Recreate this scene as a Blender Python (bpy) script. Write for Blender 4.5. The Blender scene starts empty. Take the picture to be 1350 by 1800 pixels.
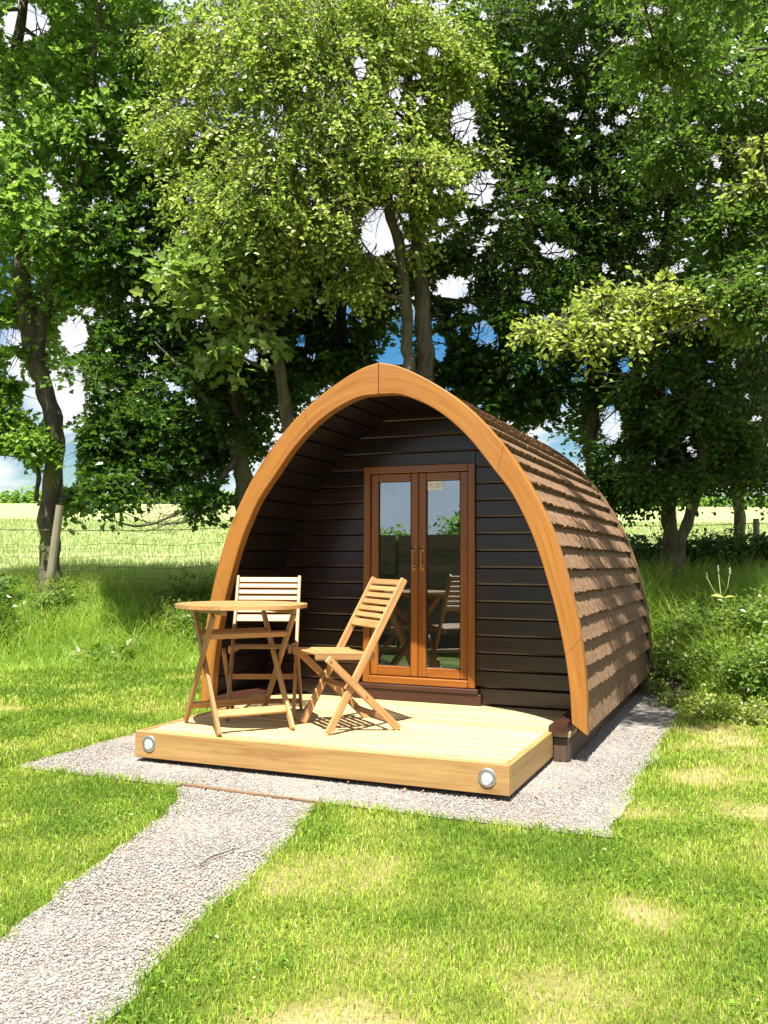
import bpy, math, random
import numpy as np
from mathutils import Vector, Matrix
random.seed(7); rng = np.random.default_rng(11)
scene = bpy.context.scene
COL = scene.collection

# ------------------------------------------------------------------ camera
CP = np.array([2.2868, -5.3618, 1.17]); YAW, PIT, ROL, FOC = -0.3963, 0.0551, 0.0050, 1598.7
_cy, _sy, _cp, _sp = math.cos(YAW), math.sin(YAW), math.cos(PIT), math.sin(PIT)
FW = np.array([_sy*_cp, _cy*_cp, _sp]); RT = np.array([_cy, -_sy, 0.]); UP = np.cross(RT, FW)
RT, UP = math.cos(ROL)*RT + math.sin(ROL)*UP, -math.sin(ROL)*RT + math.cos(ROL)*UP
FH = np.array([_sy, _cy]); RH = np.array([_cy, -_sy])       # level forward / right
def at(px, py, D):                                           # world point seen at a photo pixel, D metres deep
    d = FW + (px-675)/FOC*RT - (py-900)/FOC*UP
    return CP + D*d
def proj(P):
    d = P - CP; z = d @ FW
    z = np.where(z < .05, .05, z)
    return 675+FOC*(d@RT)/z, 900-FOC*(d@UP)/z
def vx(x, d): return CP[:2] + x*RH + d*FH                    # level view frame -> world xy
cam = bpy.data.cameras.new('camera'); co = bpy.data.objects.new('camera', cam); COL.objects.link(co)
M = Matrix([[RT[0], UP[0], -FW[0], CP[0]], [RT[1], UP[1], -FW[1], CP[1]], [RT[2], UP[2], -FW[2], CP[2]], [0, 0, 0, 1]])
co.matrix_world = M
cam.sensor_fit = 'VERTICAL'; cam.sensor_height = 36.0; cam.lens = 36.0*FOC/1800
cam.clip_end = 2000; cam.clip_start = .05
scene.camera = co

# ------------------------------------------------------------------ noise
_G = rng.random((256, 256))
def vnoise(x, y, s=1.0, o=0):
    x = np.asarray(x)/s + 37.3*o; y = np.asarray(y)/s + 91.7*o
    xi = np.floor(x).astype(int); yi = np.floor(y).astype(int); fx = x-xi; fy = y-yi
    fx = fx*fx*(3-2*fx); fy = fy*fy*(3-2*fy)
    g = lambda a, b: _G[a % 256, b % 256]
    return (g(xi, yi)*(1-fx)+g(xi+1, yi)*fx)*(1-fy)+(g(xi, yi+1)*(1-fx)+g(xi+1, yi+1)*fx)*fy
def fnoise(x, y, s, o=0): return (vnoise(x, y, s, o)*.55+vnoise(x, y, s/2.1, o+1)*.28+vnoise(x, y, s/4.3, o+2)*.17)

# ------------------------------------------------------------------ mesh helpers
def tag(o, label=None, cat=None, group=None, kind=None):
    if label: o['label'] = label
    if cat: o['category'] = cat
    if group: o['group'] = group
    if kind: o['kind'] = kind
    return o
def empty(name, loc=(0, 0, 0), rz=0):
    o = bpy.data.objects.new(name, None); COL.objects.link(o); o.location = loc; o.rotation_euler = (0, 0, rz)
    o.empty_display_size = .1
    return o
class MB:
    def __init__(s): s.v = []; s.f = []; s.uv = []; s.r = []
    def face(s, idx, uvs): s.f.append(tuple(idx)); s.uv.extend(uvs)
    def add(s, vs, fs, uvf, rnd=None):
        b = len(s.v); rnd = random.random() if rnd is None else rnd
        s.v.extend([tuple(v) for v in vs]); s.r.extend([rnd]*len(vs))
        for f in fs:
            s.f.append(tuple(b+i for i in f)); s.uv.extend([uvf(i, f) for i in f])
    def bar(s, a, b, w, t, up=(0, 0, 1), ch=.002, rnd=None):
        """rectangular bar from a to b, w across, t along up; chamfered edges"""
        a = Vector(a); b = Vector(b); L = (b-a).length; d = (b-a)/L
        up = Vector(up); x = d.cross(up)
        if x.length < 1e-4: x = d.cross(Vector((1, 0, 0)))
        x.normalize(); z = x.cross(d).normalized()
        hw, ht = w/2, t/2; c = min(ch, hw*.5, ht*.5)
        ring = [(-hw+c, -ht), (hw-c, -ht), (hw, -ht+c), (hw, ht-c), (hw-c, ht), (-hw+c, ht), (-hw, ht-c), (-hw, -ht+c)]
        per = [0]
        for i in range(8):
            p, q = ring[i], ring[(i+1) % 8]; per.append(per[-1]+math.hypot(q[0]-p[0], q[1]-p[1]))
        vs = []
        def rg(o, sc):
            for (i, j) in ring: vs.append(a+d*o+x*(i*sc[0])+z*(j*sc[1]))
        s0 = ((hw-c)/hw, (ht-c)/ht)
        rg(0, s0); rg(c, (1, 1)); rg(L-c, (1, 1)); rg(L, s0)
        ou, ov = random.random()*9, random.random()*9
        base = len(s.v); rnd = random.random() if rnd is None else rnd
        s.v.extend([tuple(v) for v in vs]); s.r.extend([rnd]*len(vs))
        us = [0, c, L-c, L]
        for k in range(3):
            for i in range(8):
                j = (i+1) % 8
                s.f.append((base+k*8+i, base+k*8+j, base+k*8+8+j, base+k*8+8+i))
                s.uv += [(us[k]+ou, per[i]+ov), (us[k]+ou, per[i+1]+ov), (us[k+1]+ou, per[i+1]+ov), (us[k+1]+ou, per[i]+ov)]
        s.f.append(tuple(base+i for i in range(7, -1, -1))); s.uv += [(ou+ring[i][1]*.3, ov+ring[i][0]) for i in range(7, -1, -1)]
        s.f.append(tuple(base+24+i for i in range(8))); s.uv += [(ou+ring[i][1]*.3, ov+ring[i][0]) for i in range(8)]
        return s
    def box(s, x0, x1, y0, y1, z0, z1, ch=.002, rnd=None):
        dx, dy, dz = x1-x0, y1-y0, z1-z0; cx, cy, cz = (x0+x1)/2, (y0+y1)/2, (z0+z1)/2
        if dx >= dy and dx >= dz: return s.bar((x0, cy, cz), (x1, cy, cz), dy, dz, (0, 0, 1), ch, rnd)
        if dy >= dx and dy >= dz: return s.bar((cx, y0, cz), (cx, y1, cz), dx, dz, (0, 0, 1), ch, rnd)
        return s.bar((cx, cy, z0), (cx, cy, z1), dx, dy, (0, 1, 0), ch, rnd)
    def prism(s, poly, y0, y1, axis='y', rnd=None, uvs=None):
        """poly: list of 2D points, extruded along axis. axis y: (x,z); axis z: (x,y)"""
        n = len(poly); f3 = (lambda p, h: (p[0], h, p[1])) if axis == 'y' else (lambda p, h: (p[0], p[1], h))
        vs = [f3(p, y0) for p in poly]+[f3(p, y1) for p in poly]
        ou = random.random()*9
        def uf(i, f): p = poly[i % n]; return (p[0]+ou, p[1]+(0 if i < n else .03))
        fs = [tuple(range(n)), tuple(range(2*n-1, n-1, -1))]+[(i, i+n, (i+1) % n+n, (i+1) % n) for i in range(n)]
        s.add(vs, fs, uf, rnd)
        return s
    def tube(s, pts, rad, n=8, rnd=None, cap=True):
        pts = [Vector(p) for p in pts]; m = len(pts)
        if not hasattr(rad, '__len__'): rad = [rad]*m
        base = len(s.v); rnd = random.random() if rnd is None else rnd
        L = 0; us = []; prev = None
        for i in range(m):
            t = (pts[min(i+1, m-1)]-pts[max(i-1, 0)])
            if t.length < 1e-9: t = Vector((0, 0, 1))
            t.normalize()
            if prev is None:
                x = t.cross(Vector((0, 0, 1)))
                if x.length < .1: x = t.cross(Vector((1, 0, 0)))
            else: x = prev-t*prev.dot(t)
            x.normalize(); prev = x; y = t.cross(x)
            if i: L += (pts[i]-pts[i-1]).length
            us.append(L)
            for k in range(n):
                a = 2*math.pi*k/n; p = pts[i]+(x*math.cos(a)+y*math.sin(a))*rad[i]
                s.v.append(tuple(p)); s.r.append(rnd)
        o = random.random()*5
        for i in range(m-1):
            for k in range(n):
                k2 = (k+1) % n; c0 = 2*math.pi*rad[i]
                s.f.append((base+i*n+k, base+i*n+k2, base+i*n+n+k2, base+i*n+n+k))
                s.uv += [(us[i]+o, k/n*c0), (us[i]+o, (k+1)/n*c0), (us[i+1]+o, (k+1)/n*c0), (us[i+1]+o, k/n*c0)]
        if cap:
            s.f.append(tuple(base+k for k in range(n-1, -1, -1))); s.uv += [(0, 0)]*n
            s.f.append(tuple(base+(m-1)*n+k for k in range(n))); s.uv += [(0, 0)]*n
        return s
    def build(s, name, mat, parent=None, smooth=False):
        me = bpy.data.meshes.new(name); me.from_pydata(s.v, [], s.f)
        uv = me.uv_layers.new(name='UVMap'); uv.data.foreach_set('uv', np.array(s.uv, dtype=np.float32).ravel())
        at_ = me.attributes.new('rnd', 'FLOAT', 'POINT'); at_.data.foreach_set('value', np.array(s.r, dtype=np.float32))
        if smooth: me.polygons.foreach_set('use_smooth', [True]*len(me.polygons))
        me.materials.append(mat); me.update()
        o = bpy.data.objects.new(name, me); COL.objects.link(o)
        if parent: o.parent = parent
        return o
def np_mesh(name, V, F, mat, rnd, parent=None, smooth=False):
    """V (n,3), F (m,k) uniform faces, rnd per-vertex"""
    me = bpy.data.meshes.new(name); k = F.shape[1]
    me.vertices.add(len(V)); me.vertices.foreach_set('co', V.astype(np.float32).ravel())
    me.loops.add(F.size); me.loops.foreach_set('vertex_index', F.astype(np.int32).ravel())
    me.polygons.add(len(F)); me.polygons.foreach_set('loop_start', np.arange(0, F.size, k, dtype=np.int32))
    at_ = me.attributes.new('rnd', 'FLOAT', 'POINT'); at_.data.foreach_set('value', rnd.astype(np.float32))
    me.materials.append(mat); me.update(calc_edges=True)
    me.polygons.foreach_set('use_smooth', np.full(len(F), smooth))
    o = bpy.data.objects.new(name, me); COL.objects.link(o)
    if parent: o.parent = parent
    return o

# ------------------------------------------------------------------ materials
def lin(c): return tuple(((x/255)/12.92 if x/255 < .04045 else ((x/255+.055)/1.055)**2.4) for x in c)+(1,)
def newmat(name):
    m = bpy.data.materials.new(name); m.use_nodes = True; nt = m.node_tree; nt.nodes.clear()
    out = nt.nodes.new('ShaderNodeOutputMaterial'); return m, nt, out
def N(nt, t, **kw):
    n = nt.nodes.new(t)
    for k, v in kw.items():
        if k in n.inputs: n.inputs[k].default_value = v
        else: setattr(n, k, v)
    return n
def ramp(nt, fac, stops):
    r = nt.nodes.new('ShaderNodeValToRGB'); e = r.color_ramp.elements
    while len(e) < len(stops): e.new(.5)
    for i, (p, c) in enumerate(stops): e[i].position = p; e[i].color = c if len(c) == 4 else tuple(c)+(1,)
    nt.links.new(fac, r.inputs[0]); return r.outputs[0]
def mixc(nt, fac, a, b, bt='MIX'):
    m = nt.nodes.new('ShaderNodeMix'); m.data_type = 'RGBA'; m.blend_type = bt
    for i, v in ((0, fac), (6, a), (7, b)):
        if hasattr(v, 'links'): nt.links.new(v, m.inputs[i])
        else: m.inputs[i].default_value = v
    return m.outputs[2]
def mathn(nt, op, a, b=0.):
    m = nt.nodes.new('ShaderNodeMath'); m.operation = op
    for i, v in ((0, a), (1, b)):
        if hasattr(v, 'links'): nt.links.new(v, m.inputs[i])
        else: m.inputs[i].default_value = v
    return m.outputs[0]
def wood(name, c1, c2, rough=.45, coat=0., grain=1., bump=.25, tone=.25, knots=True, spec=.5, stain=None, joints=()):
    m, nt, out = newmat(name); L = nt.links.new
    p = N(nt, 'ShaderNodeBsdfPrincipled'); L(p.outputs[0], out.inputs[0])
    uv = N(nt, 'ShaderNodeUVMap'); at_ = N(nt, 'ShaderNodeAttribute', attribute_name='rnd')
    sep = N(nt, 'ShaderNodeSeparateXYZ'); L(uv.outputs[0], sep.inputs[0])
    cmb = N(nt, 'ShaderNodeCombineXYZ')
    L(mathn(nt, 'MULTIPLY', sep.outputs[0], 2.2*grain), cmb.inputs[0]); L(mathn(nt, 'MULTIPLY', sep.outputs[1], 45*grain), cmb.inputs[1])
    L(mathn(nt, 'MULTIPLY', at_.outputs['Fac'], 31.), cmb.inputs[2])
    n1 = N(nt, 'ShaderNodeTexNoise', Scale=1., Detail=6., Roughness=.6, Distortion=.6); L(cmb.outputs[0], n1.inputs['Vector'])
    cm2 = N(nt, 'ShaderNodeCombineXYZ')
    L(mathn(nt, 'MULTIPLY', sep.outputs[0], 14.), cm2.inputs[0]); L(mathn(nt, 'MULTIPLY', sep.outputs[1], 260.), cm2.inputs[1]); L(mathn(nt, 'MULTIPLY', at_.outputs['Fac'], 17.), cm2.inputs[2])
    n2 = N(nt, 'ShaderNodeTexNoise', Scale=1., Detail=3.); L(cm2.outputs[0], n2.inputs['Vector'])
    col = ramp(nt, n1.outputs[0], [(.3, c2), (.62, c1)])
    col = mixc(nt, mathn(nt, 'MULTIPLY', n2.outputs[0], .45), col, c2)
    if knots:
        cm3 = N(nt, 'ShaderNodeCombineXYZ'); L(mathn(nt, 'MULTIPLY', sep.outputs[0], 2.1), cm3.inputs[0]); L(mathn(nt, 'MULTIPLY', sep.outputs[1], 9.), cm3.inputs[1]); L(mathn(nt, 'MULTIPLY', at_.outputs['Fac'], 23.), cm3.inputs[2])
        vo = N(nt, 'ShaderNodeTexVoronoi', Scale=1.); L(cm3.outputs[0], vo.inputs['Vector'])
        k = ramp(nt, vo.outputs['Distance'], [(.05, (1, 1, 1, 1)), (.16, (0, 0, 0, 1))])
        col = mixc(nt, mathn(nt, 'MULTIPLY', k, .6), col, tuple(x*.45 for x in c2[:3])+(1,))
    if stain:
        g = N(nt, 'ShaderNodeNewGeometry'); n3 = N(nt, 'ShaderNodeTexNoise', Scale=3.5, Detail=5.); L(g.outputs['Position'], n3.inputs['Vector'])
        col = mixc(nt, ramp(nt, n3.outputs[0], [(.45, (0, 0, 0, 1)), (.75, (1, 1, 1, 1))]), col, stain)
    for j in joints:
        d_ = mathn(nt, 'ABSOLUTE', mathn(nt, 'SUBTRACT', mathn(nt, 'ADD', sep.outputs[0], mathn(nt, 'MULTIPLY', sep.outputs[1], .12)), j))
        col = mixc(nt, mathn(nt, 'MULTIPLY', mathn(nt, 'LESS_THAN', d_, .0022), .8), col, (.05, .02, .01, 1))
    hs = N(nt, 'ShaderNodeHueSaturation'); L(col, hs.inputs['Color'])
    L(mathn(nt, 'ADD', mathn(nt, 'MULTIPLY', at_.outputs['Fac'], tone), 1-tone/2), hs.inputs['Value'])
    L(hs.outputs[0], p.inputs['Base Color'])
    L(mathn(nt, 'ADD', mathn(nt, 'MULTIPLY', n1.outputs[0], .25), rough-.12), p.inputs['Roughness'])
    p.inputs['Coat Weight'].default_value = coat; p.inputs['Coat Roughness'].default_value = .18
    p.inputs['Specular IOR Level'].default_value = spec
    b = N(nt, 'ShaderNodeBump', Strength=bump, Distance=.002); L(n1.outputs[0], b.inputs['Height'])
    b2 = N(nt, 'ShaderNodeBump', Strength=bump, Distance=.0006); L(n2.outputs[0], b2.inputs['Height']); L(b.outputs[0], b2.inputs['Normal'])
    L(b2.outputs[0], p.inputs['Normal'])
    return m
def simple(name, c, rough=.5, metal=0., **kw):
    m, nt, out = newmat(name); p = N(nt, 'ShaderNodeBsdfPrincipled'); nt.links.new(p.outputs[0], out.inputs[0])
    p.inputs['Base Color'].default_value = c; p.inputs['Roughness'].default_value = rough; p.inputs['Metallic'].default_value = metal
    for k, v in kw.items(): p.inputs[k].default_value = v
    n = N(nt, 'ShaderNodeTexNoise', Scale=60., Detail=3.); b = N(nt, 'ShaderNodeBump', Strength=.12, Distance=.001)
    nt.links.new(n.outputs[0], b.inputs['Height']); nt.links.new(b.outputs[0], p.inputs['Normal'])
    return m
def leafmat(name, stops, trans=.45, rough=.34, spec=.42, tcol=(.36, .5, .05, 1)):
    m, nt, out = newmat(name); L = nt.links.new
    at_ = N(nt, 'ShaderNodeAttribute', attribute_name='rnd')
    col = ramp(nt, at_.outputs['Fac'], stops)
    p = N(nt, 'ShaderNodeBsdfPrincipled'); L(col, p.inputs['Base Color']); p.inputs['Roughness'].default_value = rough; p.inputs['Specular IOR Level'].default_value = spec
    t = N(nt, 'ShaderNodeBsdfTranslucent'); L(mixc(nt, .55, col, tcol), t.inputs['Color'])
    mx = N(nt, 'ShaderNodeMixShader'); mx.inputs[0].default_value = trans; L(p.outputs[0], mx.inputs[1]); L(t.outputs[0], mx.inputs[2]); L(mx.outputs[0], out.inputs[0])
    return m
def bark(name, c1, c2, moss=None):
    m, nt, out = newmat(name); L = nt.links.new
    p = N(nt, 'ShaderNodeBsdfPrincipled', Roughness=.85); L(p.outputs[0], out.inputs[0])
    tc = N(nt, 'ShaderNodeTexCoord'); mp = N(nt, 'ShaderNodeMapping'); mp.inputs['Scale'].default_value = (1, 1, .25); L(tc.outputs['Object'], mp.inputs[0])
    n = N(nt, 'ShaderNodeTexNoise', Scale=16., Detail=8., Roughness=.65); L(mp.outputs[0], n.inputs['Vector'])
    n2 = N(nt, 'ShaderNodeTexNoise', Scale=2.2, Detail=3.); L(tc.outputs['Object'], n2.inputs['Vector'])
    c = ramp(nt, n.outputs[0], [(.35, c2), (.65, c1)])
    if moss: c = mixc(nt, ramp(nt, n2.outputs[0], [(.48, (0, 0, 0, 1)), (.64, (1, 1, 1, 1))]), c, moss)
    L(c, p.inputs['Base Color'])
    b = N(nt, 'ShaderNodeBump', Strength=.9, Distance=.02); L(n.outputs[0], b.inputs['Height']); L(b.outputs[0], p.inputs['Normal'])
    return m

MT = {}
MT['arch'] = wood('orange_stained_timber', (.34, .145, .018, 1), (.215, .078, .008, 1), rough=.5, grain=.6, bump=.2, tone=.08, knots=True, stain=(.28, .11, .022, 1), joints=(.62, 1.95, 4.35, 5.6))
MT['archrear'] = wood('shaded_rear_arch', (.17, .10, .045, 1), (.10, .055, .022, 1), rough=.7, grain=.6, bump=.3, tone=.1)  # arch timber browned: the tree shade at the rear is put into the colour
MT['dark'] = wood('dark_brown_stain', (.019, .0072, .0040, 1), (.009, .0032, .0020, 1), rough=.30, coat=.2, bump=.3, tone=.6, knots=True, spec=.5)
MT['lining'] = wood('porch_shade_lining', (.0085, .0032, .0022, 1), (.004, .0016, .0012, 1), rough=.45, bump=.3, tone=.5, spec=.3)  # same dark stain made darker, porch shade put into the colour
MT['sill'] = wood('red_brown_stain', (.055, .019, .010, 1), (.028, .009, .006, 1), rough=.4, tone=.2)
MT['door'] = wood('door_timber', (.27, .095, .012, 1), (.17, .052, .006, 1), rough=.34, grain=.7, bump=.1, tone=.12, knots=False, coat=.25)
MT['deck'] = wood('pale_decking', (.54, .42, .22, 1), (.33, .225, .095, 1), rough=.6, grain=.9, bump=.5, tone=.45)
MT['fascia'] = wood('yellow_fascia', (.40, .255, .09, 1), (.24, .125, .038, 1), rough=.6, grain=.7, bump=.3, tone=.10, knots=True)
MT['teak'] = wood('oiled_hardwood', (.47, .265, .11, 1), (.28, .135, .042, 1), rough=.48, grain=1.2, bump=.2, tone=.45, knots=False)
MT['beam'] = wood('bearer_timber', (.09, .055, .03, 1), (.04, .024, .015, 1), rough=.7, tone=.2)
MT['shingle'] = wood('cedar_shingle', (.235, .148, .088, 1), (.12, .07, .04, 1), rough=.8, grain=.45, bump=.6, tone=.28, knots=False, spec=.2)
MT['roofunder'] = simple('roof_underlay', (.012, .009, .007, 1), .9)
MT['brass'] = simple('brass', (.45, .30, .12, 1), .38, 1.)
MT['steel'] = simple('brushed_steel', (.62, .60, .60, 1), .32, 1.)
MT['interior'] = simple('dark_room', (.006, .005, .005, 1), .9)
MT["sticker"] = simple("sticker_white", (.93, .93, .95, 1), .5)
MT['ink'] = simple('sticker_ink', (.35, .37, .4, 1), .5)
MT['inkred'] = simple('sticker_red_ink', (.75, .16, .2, 1), .5)
MT['rubber'] = simple('dark_gap', (.01, .008, .006, 1), .8)
MT['wire'] = simple('rusty_wire', (.10, .075, .06, 1), .7, .6)
MT['post'] = wood('weathered_post', (.24, .21, .15, 1), (.13, .12, .07, 1), rough=.9, tone=.2, bump=.5, stain=(.12, .14, .04, 1))
MT['fencewood'] = wood('brown_fence', (.24, .16, .11, 1), (.13, .085, .055, 1), rough=.8, tone=.9)
MT['bark'] = bark('bark_brown', (.12, .095, .068, 1), (.035, .026, .02, 1), (.10, .11, .035, 1))
MT['barklight'] = bark('bark_light', (.17, .145, .10, 1), (.055, .045, .032, 1))
def glassmat():
    m, nt, out = newmat('door_glass'); L = nt.links.new
    g = N(nt, 'ShaderNodeBsdfGlossy', Roughness=.0); g.inputs['Color'].default_value = (.70, .87, 1, 1)
    t = N(nt, 'ShaderNodeBsdfTransparent'); t.inputs['Color'].default_value = (.5, .5, .5, 1)
    fr = N(nt, 'ShaderNodeFresnel', IOR=1.5)
    f = mathn(nt, 'ADD', mathn(nt, 'MULTIPLY', fr.outputs[0], 1.6), .24)
    tc = N(nt, 'ShaderNodeTexCoord'); n = N(nt, 'ShaderNodeTexNoise', Scale=2.5, Detail=1.); L(tc.outputs['Object'], n.inputs['Vector'])
    b = N(nt, 'ShaderNodeBump', Strength=.05, Distance=.01); L(n.outputs[0], b.inputs['Height']); L(b.outputs[0], g.inputs['Normal'])
    mx = N(nt, 'ShaderNodeMixShader'); L(f, mx.inputs[0]); L(t.outputs[0], mx.inputs[1]); L(g.outputs[0], mx.inputs[2]); L(mx.outputs[0], out.inputs[0])
    return m
MT['glass'] = glassmat()
m, nt, out = newmat('light_lens')
p = N(nt, 'ShaderNodeBsdfPrincipled', Roughness=.15); p.inputs['Base Color'].default_value = (.45, .55, .52, 1)
v = N(nt, 'ShaderNodeTexVoronoi', Scale=120.); b = N(nt, 'ShaderNodeBump', Strength=.5, Distance=.002); nt.links.new(v.outputs[0], b.inputs['Height']); nt.links.new(b.outputs[0], p.inputs['Normal'])
p.inputs['Coat Weight'].default_value = 1.; nt.links.new(p.outputs[0], out.inputs[0]); MT['lens'] = m

# ------------------------------------------------------------------ terrain
PADX, PADY0, PADY1 = 1.65, -1.36, 3.9
def smooth(t): t = np.clip(t, 0, 1); return t*t*(3-2*t)
def terr(x, y):
    x = np.asarray(x, float); y = np.asarray(y, float)
    X = (x-CP[0])*RH[0]+(y-CP[1])*RH[1]; D = (x-CP[0])*FH[0]+(y-CP[1])*FH[1]
    d0 = np.interp(X, [-6, -2.5, -1.0, .6, 1.6, 2.6, 3.4, 5], [9.3, 9.6, 10.6, 11.2, 9.6, 7.3, 6.5, 6.])   # foot of the bank
    d1 = np.interp(X, [-6, 0, 2, 5], [12.6, 13., 12.4, 11.5])
    bank = .62*smooth((D-d0)/(d1-d0))
    bump = (fnoise(x, y, 1.3, 3)-.5)*.16*smooth((D-d0)/1.0)*smooth((30-D)/12)
    field = np.where(D > 12, (np.minimum(D, 112)-12)*.0755, 0.)*smooth((D-11)/5)
    over = np.where(D > 112, -(D-112)*.02, 0)
    lawn = (fnoise(x, y, 2.2, 5)-.5)*.025*smooth((np.maximum(np.abs(x)-1.75, -1.5-y))/.6)
    return bank+bump+field+over+np.where(D < d0, lawn, 0)
def XD(x, y): return (x-CP[0])*RH[0]+(y-CP[1])*RH[1], (x-CP[0])*FH[0]+(y-CP[1])*FH[1]
DRY = ((1.95, 4.95, .55, .30, .22), (1.55, 3.75, .40, .22, .20), (1.75, 4.30, .30, .2, .14), (-.18, 2.38, .22, .12, .18), (2.3, 5.8, .5, .3, .16), (1.0, 3.1, .3, .15, .12), (.2, 3.35, .3, .12, .08), (-1.5, 4.5, .3, .15, .07))
def drymap(x, y):
    X, D = XD(x, y); d = fnoise(x, y, .9, 40)*.6+fnoise(x, y, .3, 43)*.4
    for cx, cd, rx, rd, a in DRY: d = d+.6*a*(.35+1.3*fnoise(x, y, .22, 47))*np.exp(-((X-cx)/rx)**2-((D-cd)/rd)**2)
    return d
def grid(name, us, vs, mat, fn):
    U, Vv = np.meshgrid(us, vs); xy = CP[:2]+U[..., None]*RH+Vv[..., None]*FH
    z = fn(xy[..., 0], xy[..., 1]); P = np.dstack([xy[..., 0], xy[..., 1], z]).reshape(-1, 3)
    a = len(us); b = len(vs); i = np.arange((b-1)*a).reshape(b-1, a)[:, :-1].ravel()
    F = np.stack([i, i+1, i+1+a, i+a], 1)
    return np_mesh(name, P, F, mat, drymap(P[:, 0], P[:, 1]), smooth=True)
def groundmat():
    m, nt, out = newmat('lawn_soil'); L = nt.links.new
    p = N(nt, 'ShaderNodeBsdfPrincipled', Roughness=.95); p.inputs['Specular IOR Level'].default_value = .1; L(p.outputs[0], out.inputs[0])
    g = N(nt, 'ShaderNodeNewGeometry')
    n1 = N(nt, 'ShaderNodeTexNoise', Scale=1.1, Detail=6., Roughness=.6); L(g.outputs['Position'], n1.inputs['Vector'])
    n2 = N(nt, 'ShaderNodeTexNoise', Scale=45., Detail=5.); L(g.outputs['Position'], n2.inputs['Vector'])
    da = N(nt, 'ShaderNodeAttribute', attribute_name='rnd')
    c = ramp(nt, mathn(nt, 'ADD', mathn(nt, 'MULTIPLY', da.outputs['Fac'], .8), mathn(nt, 'MULTIPLY', n1.outputs[0], .2)), [(.42, (.07, .10, .014, 1)), (.58, (.15, .16, .035, 1)), (.72, (.36, .28, .14, 1))])
    c = mixc(nt, mathn(nt, 'MULTIPLY', n2.outputs[0], .5), c, (.035, .035, .012, 1))
    L(c, p.inputs['Base Color']); b = N(nt, 'ShaderNodeBump', Strength=.8, Distance=.01); L(n2.outputs[0], b.inputs['Height']); L(b.outputs[0], p.inputs['Normal'])
    return m
def fieldmat():
    m, nt, out = newmat('crop_field'); L = nt.links.new
    p = N(nt, 'ShaderNodeBsdfPrincipled', Roughness=.9); p.inputs['Specular IOR Level'].default_value = .1; L(p.outputs[0], out.inputs[0])
    g = N(nt, 'ShaderNodeNewGeometry'); mp = N(nt, 'ShaderNodeMapping'); mp.inputs['Scale'].default_value = (1, .35, 1); L(g.outputs['Position'], mp.inputs[0])
    n1 = N(nt, 'ShaderNodeTexNoise', Scale=3.5, Detail=8., Roughness=.7); L(mp.outputs[0], n1.inputs['Vector'])
    n2 = N(nt, 'ShaderNodeTexNoise', Scale=.12, Detail=3.); L(g.outputs['Position'], n2.inputs['Vector'])
    c = ramp(nt, n1.outputs[0], [(.3, (.20, .26, .085, 1)), (.62, (.36, .385, .18, 1))])
    c = mixc(nt, ramp(nt, n2.outputs[0], [(.4, (0, 0, 0, 1)), (.65, (.5, .5, .5, 1))]), c, (.20, .29, .085, 1))
    L(c, p.inputs['Base Color']); b = N(nt, 'ShaderNodeBump', Strength=1., Distance=.08); L(n1.outputs[0], b.inputs['Height']); L(b.outputs[0], p.inputs['Normal'])
    return m
MT['ground'] = groundmat(); MT['field'] = fieldmat()
us = np.concatenate([np.linspace(-60, -8, 14)[:-1], np.linspace(-8, 8, 220), np.linspace(8, 60, 14)[1:]])
vs = np.concatenate([np.linspace(-60, -2, 12)[:-1], np.linspace(-2, 15.5, 240)])
tag(grid('lawn', us, vs, MT['ground'], terr), kind='structure')
us2 = np.concatenate([np.linspace(-400, -30, 20)[:-1], np.linspace(-30, 30, 50), np.linspace(30, 400, 20)[1:]])
vs2 = np.concatenate([np.linspace(14.5, 40, 60)[:-1], np.linspace(40, 115, 40)[:-1], np.linspace(115, 1200, 12)])
tag(grid('field', us2, vs2, MT['field'], lambda x, y: terr(x, y)+.03), kind='structure')

# gravel -----------------------------------------------------------
def gravelmat():
    m, nt, out = newmat('gravel'); L = nt.links.new
    p = N(nt, 'ShaderNodeBsdfPrincipled', Roughness=.9); p.inputs['Specular IOR Level'].default_value = .2; L(p.outputs[0], out.inputs[0])
    g = N(nt, 'ShaderNodeNewGeometry')
    v = N(nt, 'ShaderNodeTexVoronoi', Scale=95.); L(g.outputs['Position'], v.inputs['Vector'])
    c = ramp(nt, N(nt, 'ShaderNodeSeparateColor').outputs[0], [(0, (.2, .18, .17, 1)), (1, (.6, .55, .5, 1))])
    sc = nt.nodes[-2] if False else None
    s = N(nt, 'ShaderNodeSeparateColor'); L(v.outputs['Color'], s.inputs[0])
    c = ramp(nt, s.outputs[0], [(0, (.13, .12, .11, 1)), (.5, (.23, .21, .19, 1)), (1, (.31, .285, .26, 1))])
    n = N(nt, 'ShaderNodeTexNoise', Scale=3., Detail=4.); L(g.outputs['Position'], n.inputs['Vector'])
    c = mixc(nt, ramp(nt, n.outputs[0], [(.5, (0, 0, 0, 1)), (.75, (.6, .6, .6, 1))]), c, (.34, .24, .18, 1))
    L(c, p.inputs['Base Color'])
    b = N(nt, 'ShaderNodeBump', Strength=1., Distance=.008); b.invert = True; L(v.outputs['Distance'], b.inputs['Height']); L(b.outputs[0], p.inputs['Normal'])
    return m
MT['gravel'] = gravelmat()
pathL = [(-.50, -1.40), (-.36, -1.60), (-.15, -2.35), (.0, -2.85), (.06, -3.12), (.16, -3.7), (.35, -4.6), (.6, -6.5)]
pathR = [(.27, -1.40), (.45, -2.0), (.56, -2.46), (.58, -3.0), (.76, -3.44), (1.02, -4.0), (1.25, -4.6), (1.6, -6.5)]
LY = np.array(pathL)[::-1]; RY = np.array(pathR)[::-1]
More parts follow.
